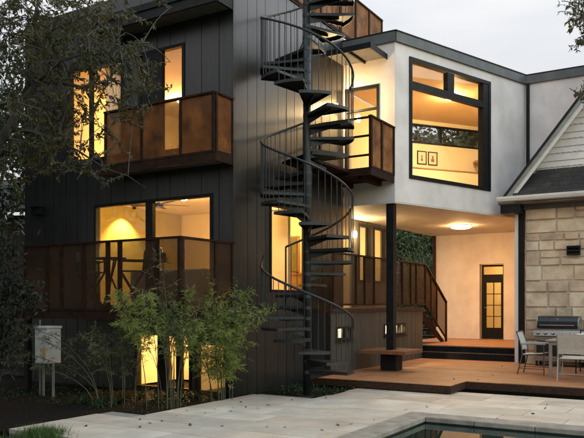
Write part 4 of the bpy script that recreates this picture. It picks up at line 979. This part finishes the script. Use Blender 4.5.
# the big tree that hangs in from the left
def near_tree():
    r = random.Random(17)
    base = Vector((-5.0, 9.6, -.12))
    t_ = thing('overhanging_tree', 'large dark tree reaching in from the left edge in front of the house', 'tree', base)
    J = pp(-45, 190, 9.6)
    obj('trunk', MB().tube([base, Vector((-4.95,9.6,1.0)), J, J+Vector((-.25,.2,1.4)), J+Vector((-.3,.3,3.6))], [.26,.22,.17,.14,.09], 12), M['bark'], t_, smooth=True)
    limbs = [[J, pp(-12,155,9.6), pp(10,128,9.6), pp(24,98,9.7), pp(36,84,9.8), pp(58,82,9.9), pp(84,88,10.0), pp(110,80,10.2), pp(138,92,10.3)],
             [pp(24,98,9.7), pp(32,70,9.8), pp(38,50,9.9), pp(52,30,10.0), pp(78,18,10.1), pp(112,8,10.2)],
             [pp(36,84,9.8), pp(60,62,9.6), pp(88,52,9.6), pp(118,50,9.7), pp(142,44,9.8)],
             [pp(10,128,9.6), pp(32,132,9.5), pp(58,140,9.5), pp(80,152,9.5), pp(104,168,9.6), pp(128,176,9.7), pp(146,188,9.7)],
             [pp(38,50,9.9), pp(34,22,9.9), pp(40,-10,9.9), pp(60,-40,9.9)],
             [pp(80,152,9.5), pp(92,170,9.6), pp(110,188,9.6)]]
    rad = [[.085,.075,.066,.055,.045,.032,.022,.014,.006],[.04,.034,.028,.02,.013,.006],[.024,.02,.014,.010,.005],[.032,.024,.018,.013,.009,.006,.003],[.028,.024,.02,.014],[.007,.005,.003]]
    lm = MB()
    for L_, R_ in zip(limbs, rad): lm.tube(L_, R_, 8)
    obj('limb', lm, M['bark'], t_, smooth=True)
    nodes_ = [p for L_ in limbs for p in L_]
    ell = [(40,18,55,26,1.5),(98,10,38,18,1.1),(150,4,22,12,.15),(10,62,22,52,.75),(60,52,45,26,1.5),(102,50,32,22,1.0),(132,68,24,26,1.0),(82,98,40,20,.6),(38,118,32,28,1.5),(58,146,44,18,1.5),(106,100,30,30,.35),(142,95,16,24,.5),(162,78,18,20,.22),(14,160,18,22,1.1),(88,168,28,10,.25),(110,125,22,14,.3),(70,120,30,14,.8),(128,112,16,14,.6),(112,182,24,8,.3)]
    leaves = MB(); tw = MB()
    for (cx,cy,rx,ry,wt_) in ell:
        for i in range(int(rx*ry*wt_/29)):
            a = r.uniform(0, 2*pi); q = sqrt(r.random()); x, y = cx+rx*q*cos(a), cy+ry*q*sin(a)
            Y = r.uniform(9.2, 10.6) if x > 28 else r.uniform(8.8, 10.4)
            c = pp(x, y, Y)
            if r.random() < .12: continue
            pts = twig_cluster(leaves, tw, c, r, r.uniform(.3,.6), r.randint(28,46), .08, .45)
            if r.random() < .45:
                nn = min(nodes_, key=lambda q_: (q_-pts[0]).length)
                if (nn-pts[0]).length < .75:
                    q0, q1 = nn, pts[0]; sag = Vector((0,0,.10*(q1-q0).length)); tw.tube([q0.lerp(q1, k_/6)+sag*sin(pi*k_/6) for k_ in range(7)], [.0075,.007,.006,.0055,.005,.0048,.0045], 4, cap=False)
    # unseen crown beyond the frame, added to shade the left of the house
    big = MB()
    for i in range(17000):
        c = Vector((r.uniform(-16,0), r.uniform(-7,10.4), r.uniform(.3,10.8)))
        q = Vector(((c.x+9.0)/6.8, (c.y-1.6)/8.4, (c.z-7.0)/3.8))
        q2 = Vector(((c.x+9.6)/5.4, (c.y-2.2)/7.4, (c.z-3.4)/3.4))
        if q.length > 1 and q2.length > 1: continue
        if c.y > 6 and c.x > -6: continue
        if c.y > .5 and c.x/c.y > -.455 and c.z < EYE+.50*c.y+.3: continue       # the picture shows sky and house there
        for k in range(7): leafq(big, c+rv3(r)*.22, rv3(r)+Vector((0,0,-.4)), rv3(r), r.uniform(.16,.30), r.uniform(.07,.12))
    leaves.v, leaves.f, leaves.c, o0 = leaves.v+big.v, leaves.f+[[j+len(leaves.v) for j in f_] for f_ in big.f], leaves.c+big.c, 0
    for k in range(9):
        a = 2*pi*k/9; e = Vector((-6.2+5*cos(a), 4.6+4.6*sin(a), 7.0))
        if e.y > .5 and e.x/e.y > -.46: continue
        lm2 = MB(); lm2.tube([J+Vector((-.25,.2,1.2)), J.lerp(e,.5)+Vector((0,0,1.2)), e], [.09,.06,.015], 6)
        obj('limb', lm2, M['bark'], t_, smooth=True)
    obj('crown', leaves, M['leaf_tree'], t_); obj('twigs', tw, M['twig'], t_)
near_tree()
def branch_right():
    r = random.Random(23); base = Vector((7.4, 8.9, -.12))
    t_ = thing('small_tree', 'leafy branch tips of a tree reaching in at the top right corner', 'tree', base)
    J = Vector((7.0, 8.8, 4.2))
    obj('trunk', MB().tube([base, Vector((7.35,8.9,1.5)), Vector((7.1,8.8,3.0)), J, J+Vector((.2,.2,1.6)), J+Vector((.1,.3,3.0))], [.17,.15,.13,.11,.07,.03], 12), M['bark'], t_, smooth=True)
    lm = MB(); lm.tube([J, Vector((5.6,8.7,5.0)), pp(640,16,8.6), pp(610,12,8.6), pp(590,6,8.6), pp(572,2,8.6)], [.06,.045,.03,.02,.012,.005], 6).tube([Vector((7.08,8.8,3.2)), Vector((5.6,8.7,4.1)), pp(612,105,8.6), pp(592,96,8.6), pp(574,92,8.6)], [.05,.034,.018,.01,.004], 6)
    obj('limb', lm, M['bark'], t_)
    leaves = MB(); tw = MB()
    for (cx,cy,rx,ry,n) in ((580,10,14,14,34),(592,30,14,14,22),(581,36,7,8,7),(578,93,5,5,5),(592,95,10,10,12),(620,20,25,45,70)):
        for i in range(n):
            a = r.uniform(0,2*pi); q = sqrt(r.random()); twig_cluster(leaves, tw, pp(cx+rx*q*cos(a), cy+ry*q*sin(a), r.uniform(8.3,8.9)), r, .22, 14, .062, .4)
    for i in range(420):                             # the rest of the crown, outside the picture
        d = rv3(r).normalized()*r.random()**.4; c = J+Vector((d.x*2.1+.5, d.y*2.1, 1.6+d.z*1.9))
        if c.x/c.y > .43: twig_cluster(leaves, None, c, r, .45, 26, .085, .4)
    obj('crown', leaves, M['leaf_tree'], t_); obj('twigs', tw, M['twig'], t_)
branch_right()
def tree(name, label, p, h, cr, ch, n, leaf, mt, seed, group=None, clumps=46, tr=.18):
    r = random.Random(seed); p = Vector(p); t_ = thing(name, label, 'tree', p, group)
    top = p+Vector((r.gauss(0,.2), r.gauss(0,.2), h*.8)); mb = MB()
    mb.tube([p, p.lerp(top,.35)+Vector((r.gauss(0,.1),0,0)), p.lerp(top,.7), top], [tr,tr*.8,tr*.5,tr*.15], 8)
    cs = []
    for i in range(clumps):
        d = rv3(r).normalized()*r.random()**.4; c = p+Vector((d.x*cr, d.y*cr, h-ch/2+d.z*ch/2)); cs.append((c, r.uniform(.55,1.15)*cr*.30))
    for c, s_ in cs[::3]:
        q = p.lerp(top, r.uniform(.45,.9)); mb.tube([q, q.lerp(c,.5)+rv3(r)*.15, c], [tr*.3,tr*.18,.012], 5, cap=False)
    obj('trunk', mb, M['bark'], t_, smooth=True)
    lm = MB()
    for i in range(n):
        c, s_ = r.choice(cs); d = rv3(r); q = c+Vector((d.x,d.y,d.z*.7))*s_*.55
        leafq(lm, q, rv3(r)+Vector((0,0,-.5)), rv3(r), leaf*r.uniform(.7,1.3), leaf*r.uniform(.35,.6))
    obj('crown', lm, M[mt], t_); return t_
gg = 'trees behind the house'
tree('broadleaf_tree', 'green tree seen through the gap beside the black column', (6.6, 34, -.1), 8.5, 3.4, 8.2, 30000, .20, 'leaf_far', 1, gg, 70)
tree('broadleaf_tree', 'tree behind the house showing in the left half of the clerestory', (9.8, 46, -.1), 15.2, 4.6, 10, 15000, .42, 'leaf_far', 2, gg, 80)
tree('broadleaf_tree', 'tree behind the house showing in the right half of the clerestory', (14.2, 44, -.1), 14.2, 4.2, 10, 12000, .40, 'leaf_far', 3, gg, 70)
tree('broadleaf_tree', 'dark tree standing behind the left end of the house', (-9.4, 22, -.1), 10, 2.0, 7.5, 5200, .2, 'leaf_dark', 4, gg)
def bush(name, label, p, rx, rz, n, leaf, mt, seed, cat='bush', aspect=.4, zc=None):
    r = random.Random(seed); p = Vector(p); t_ = thing(name, label, cat, p); lm = MB(); sm_ = MB(); zc = zc or rz
    cs = [p+Vector((d.x*rx, d.y*rx, zc+d.z*rz)) for d in (rv3(r).normalized()*r.random()**.35 for _ in range(34))]
    for c in cs: sm_.tube([p+Vector((r.uniform(-.08,.08),r.uniform(-.08,.08),0)), p.lerp(c,.5)+Vector((0,0,.1)), c], [.014,.010,.004], 5, cap=False)
    for i in range(n):
        c = r.choice(cs); q = c+rv3(r)*rx*.22; leafq(lm, q, (q-p)*.4+rv3(r)*.6+Vector((0,0,-.3)), rv3(r), leaf*r.uniform(.7,1.3), leaf*aspect*r.uniform(.8,1.1))
    obj('stem', sm_, M['bark'], t_); obj('foliage', lm, M[mt], t_)
tree('broadleaf_tree', 'dark tree at the left edge beside the board fence', (-9.2, 14.6, -.1), 10.5, 3.0, 9.6, 12000, .24, 'leaf_dark', 14, None, 90)
bush('hedge', 'low dense hedge behind the terrace stair', (5.6, 27.5, -.1), 1.9, 1.7, 14000, .15, 'leaf_far', 9, cat='hedge')
bush('dark_shrub', 'dark glossy shrub at the left edge in front of the balcony end', (-4.0, 9.3, -.12), .55, .85, 6500, .085, 'leaf_deep', 7, zc=1.75)
def bamboo(label, p, n, h, spread, lean, dens, mt, seed, leaf=.12, name='bamboo', cat='bamboo', lo=.35, canemat='cane', group=None):
    r = random.Random(seed); p = Vector(p); t_ = thing(name, label, cat, p, group); cm = MB(); lm = MB()
    for i in range(n):
        a = r.uniform(0,2*pi); b0 = p+Vector((cos(a),sin(a),0))*r.uniform(0,spread*.33)
        d = Vector((cos(a)+lean[0], (sin(a)+lean[1])*.7, 0))*r.uniform(.2,1)*spread
        hh = h*r.uniform(.62,1.04); pts = []
        for k in range(9):
            t = k/8; pts.append(b0+Vector((d.x*t*t, d.y*t*t, hh*(t-.14*t*t*t*min(1.6,d.length/.5)))))
        cm.tube(pts, [.009-.007*k/8 for k in range(9)], 5, cap=False)
        for k in range(int(dens)):
            t = lo+(1-lo)*r.random()**.9; j = min(int(t*8), 7); q = pts[j].lerp(pts[j+1], t*8-j)
            bd = Vector((r.gauss(0,1), r.gauss(0,1), r.uniform(.0,.8))).normalized(); bl = r.uniform(.10,.34)*(1.15-t*.5); e = q+bd*bl+Vector((0,0,-bl*.25))
            cm.tube([q, q.lerp(e,.5)+Vector((0,0,.02)), e], [.003,.002,.0012], 3, cap=False)
            for s_ in range(r.randint(5,8)):
                q2 = q.lerp(e, r.uniform(.3,1.0)); ld_ = (bd*.8+rv3(r)*.55+Vector((0,0,-.55)))
                leafq(lm, q2, ld_, rv3(r), leaf*r.uniform(.6,1.2), leaf*r.uniform(.09,.15))
    obj('cane', cm, M[canemat], t_); obj('foliage', lm, M[mt], t_)
bz = -.045
bamboo('bright green bamboo clump at the corner of the dark block', H(-.52,-.17,bz), 15, 2.4, .80, (.0,-.2), 74, 'bamboo', 31, lo=.22, leaf=.105)
bamboo('bright green bamboo clump in front of the low lit window', H(-1.62,.20,bz), 6, 2.15, 1.0, (-.1,-.2), 96, 'bamboo', 32, lo=.56, leaf=.105)
bamboo('thin tall bamboo sprig in front of the balcony corner post', H(-1.6,.02,bz), 10, 2.85, .40, (.1,-.1), 16, 'bamboo_dull', 33, lo=.5)
bamboo('loose drooping shrub with pale leaves left of the lit window', H(-1.75,1.2,bz), 12, 1.7, 1.2, (-.6,-.2), 34, 'bamboo_dull', 34, leaf=.09, name='drooping_shrub', cat='bush', lo=.4)
def strap(label, p, n, L, seed):
    r = random.Random(seed); p = Vector(p); mb = MB()
    for i in range(n):
        a = r.uniform(0,2*pi); d = Vector((cos(a),sin(a),0)); s_ = Vector((-sin(a),cos(a),0)); l = L*r.uniform(.6,1.1); w_ = .011; pv = None; up = r.uniform(.6,1.3)
        for k in range(6):
            t = k/5; q = p+d*(l*t*.8)+Vector((0,0,l*(up*t-.9*t*t))); ww = w_*(1-t*.9)
            cur = (q-s_*ww, q+s_*ww)
            if pv: mb.add([pv[0],pv[1],cur[1],cur[0]], [(0,1,2,3)])
            pv = cur
    tag(obj('strap_plant', mb, M['strap'], None, loc=p), label, 'plant', 'grassy tufts in the planting bed')
for i, (px, py, lab) in enumerate(((140,400,'grassy tuft below the left pane of the low window'),(196,401,'grassy tuft at the foot of the bamboo by the narrow window'),(168,401,'grassy tuft between the two low windows'),(80,405,'greyish grassy tuft in the dark bed left of the bamboo'),(255,392,'grassy tuft by the dark wall left of the spiral stair'),(120,405,'grassy tuft under the drooping shrub'),(154,404,'spiky tuft in front of the bamboo, below the middle of the lit window'),(182,402,'spiky tuft between the grassy tufts at the patio edge'),(226,399,'spiky tuft at the foot of the corner bamboo'),(100,408,'small tuft in the bed between the shrub and the patio'))):
    strap(lab, gpx(px, py-1.5, bz), 60, .36, 50+i)
gc = MB(); rg_ = random.Random(71)
for i in range(5200):
    u = rg_.uniform(.2,2.0); v = rg_.uniform(-1.5,-.1)
    if rg_.random() < .5: u = rg_.uniform(-2.4,.2); v = rg_.uniform(0,4.5)
    if v < -.3 and u < .85 and v < -.25: continue
    p = H(u, v, bz+rg_.random()**2*.10); leafq(gc, p, Vector((rg_.gauss(0,1),rg_.gauss(0,1),rg_.uniform(0,.9))), Vector((0,0,1)), rg_.uniform(.03,.06), rg_.uniform(.018,.03))
tag(obj('ground_cover', gc, M['strap']), 'low dark green ground cover in the bed under the stair', 'ground cover', kind='stuff')
gb = MB(); rg2 = random.Random(72)
def blade(p, h, r):
    d = Vector((r.gauss(0,1),r.gauss(0,1),0)).normalized(); s_ = Vector((-d.y,d.x,0))*.004
    gb.add([p-s_, p+s_, p+s_*.6+d*h*.2+Vector((0,0,h*.6)), p-s_*.6+d*h*.2+Vector((0,0,h*.6)), p+d*h*.55+Vector((0,0,h*.95))], [(0,1,2,3),(3,2,4)])
for i in range(2600):
    c = gpx(rg2.gauss(44,11), 440+abs(rg2.gauss(0,5)), -.12); blade(c, rg2.uniform(.08,.26), rg2)
for i in range(9000):
    c = H(rg2.uniform(-5.8,-4.33), rg2.uniform(-2.6,2.6), -.12); blade(c, rg2.uniform(.04,.11), rg2)
tag(obj('grass', gb, M['grassblade']), 'green grass along the lower left edge of the patio', 'grass', kind='stuff')
# fallen leaves
dl = None; rl_ = random.Random(81)
spots = [(222,426,0),(231,411,0),(246,407,0),(258,408,0),(268,405,0),(241,402,0),(292,400,0),(326,398,0),(322,430,0),(351,424,0),(338,425,0),(374,420,0),(371,398,0),(285,427,0),(267,427,0),(176,416,0),(144,415,0),(140,419.5,0),(140,427,0),(187,410.6,0),(190,425,0),(86,426,0),(160,410,0),(205,413,0),(215,409,0),(233,408,0),(150,423,0),(162,421,0),(498,419,0),(517.5,396.5,0),(533,413.7,0),(545,408.5,0),(547,404.5,0),(474,419.5,0),(406,409.6,0),(427,407,0),(454,379,DZ),(483,372,DZ),(502,366,DZ),(478,380,DZ),(493,375,DZ),(470,374,DZ),(361,377,DZ),(436,372,DZ)]
for (px, py, z_) in spots:
    p = gpx(px, py, z_+.006)
    if dl is None:
        mb = MB(); n = 7
        for i in range(n-1):
            a, b_ = i/(n-1), (i+1)/(n-1); wa, wb = .028*sin(pi*a)+.001, .028*sin(pi*b_)+.001
            za, zb2 = .008*(2*a-1)**2, .008*(2*b_-1)**2
            mb.add([p+Vector((.09*(a-.5),-wa,za+.004)),p+Vector((.09*(b_-.5),-wb,zb2+.004)),p+Vector((.09*(b_-.5),0,zb2)),p+Vector((.09*(a-.5),0,za)),p+Vector((.09*(b_-.5),wb,zb2+.004)),p+Vector((.09*(a-.5),wa,za+.004))], [(0,1,2,3),(3,2,4,5)])
        dl = o = obj('fallen_leaf', mb, M['dryleaf'], None, loc=p)
    else: o = dl.copy(); COL.objects.link(o)
    o.location = p; o.rotation_euler = (rl_.gauss(0,.2), rl_.gauss(0,.2), rl_.uniform(0,6.28)); s_ = rl_.uniform(.4,.85) if z_ == 0 else rl_.uniform(.5,.8); o.scale = (s_,s_,s_)
    if z_ == 0: tag(o, 'small dry brown leaf fallen on the pale patio paving', 'leaf', 'fallen leaves on the patio')
    else: tag(o, 'tiny dry leaf fallen on the reddish deck boards', 'leaf', 'fallen leaves on the deck')
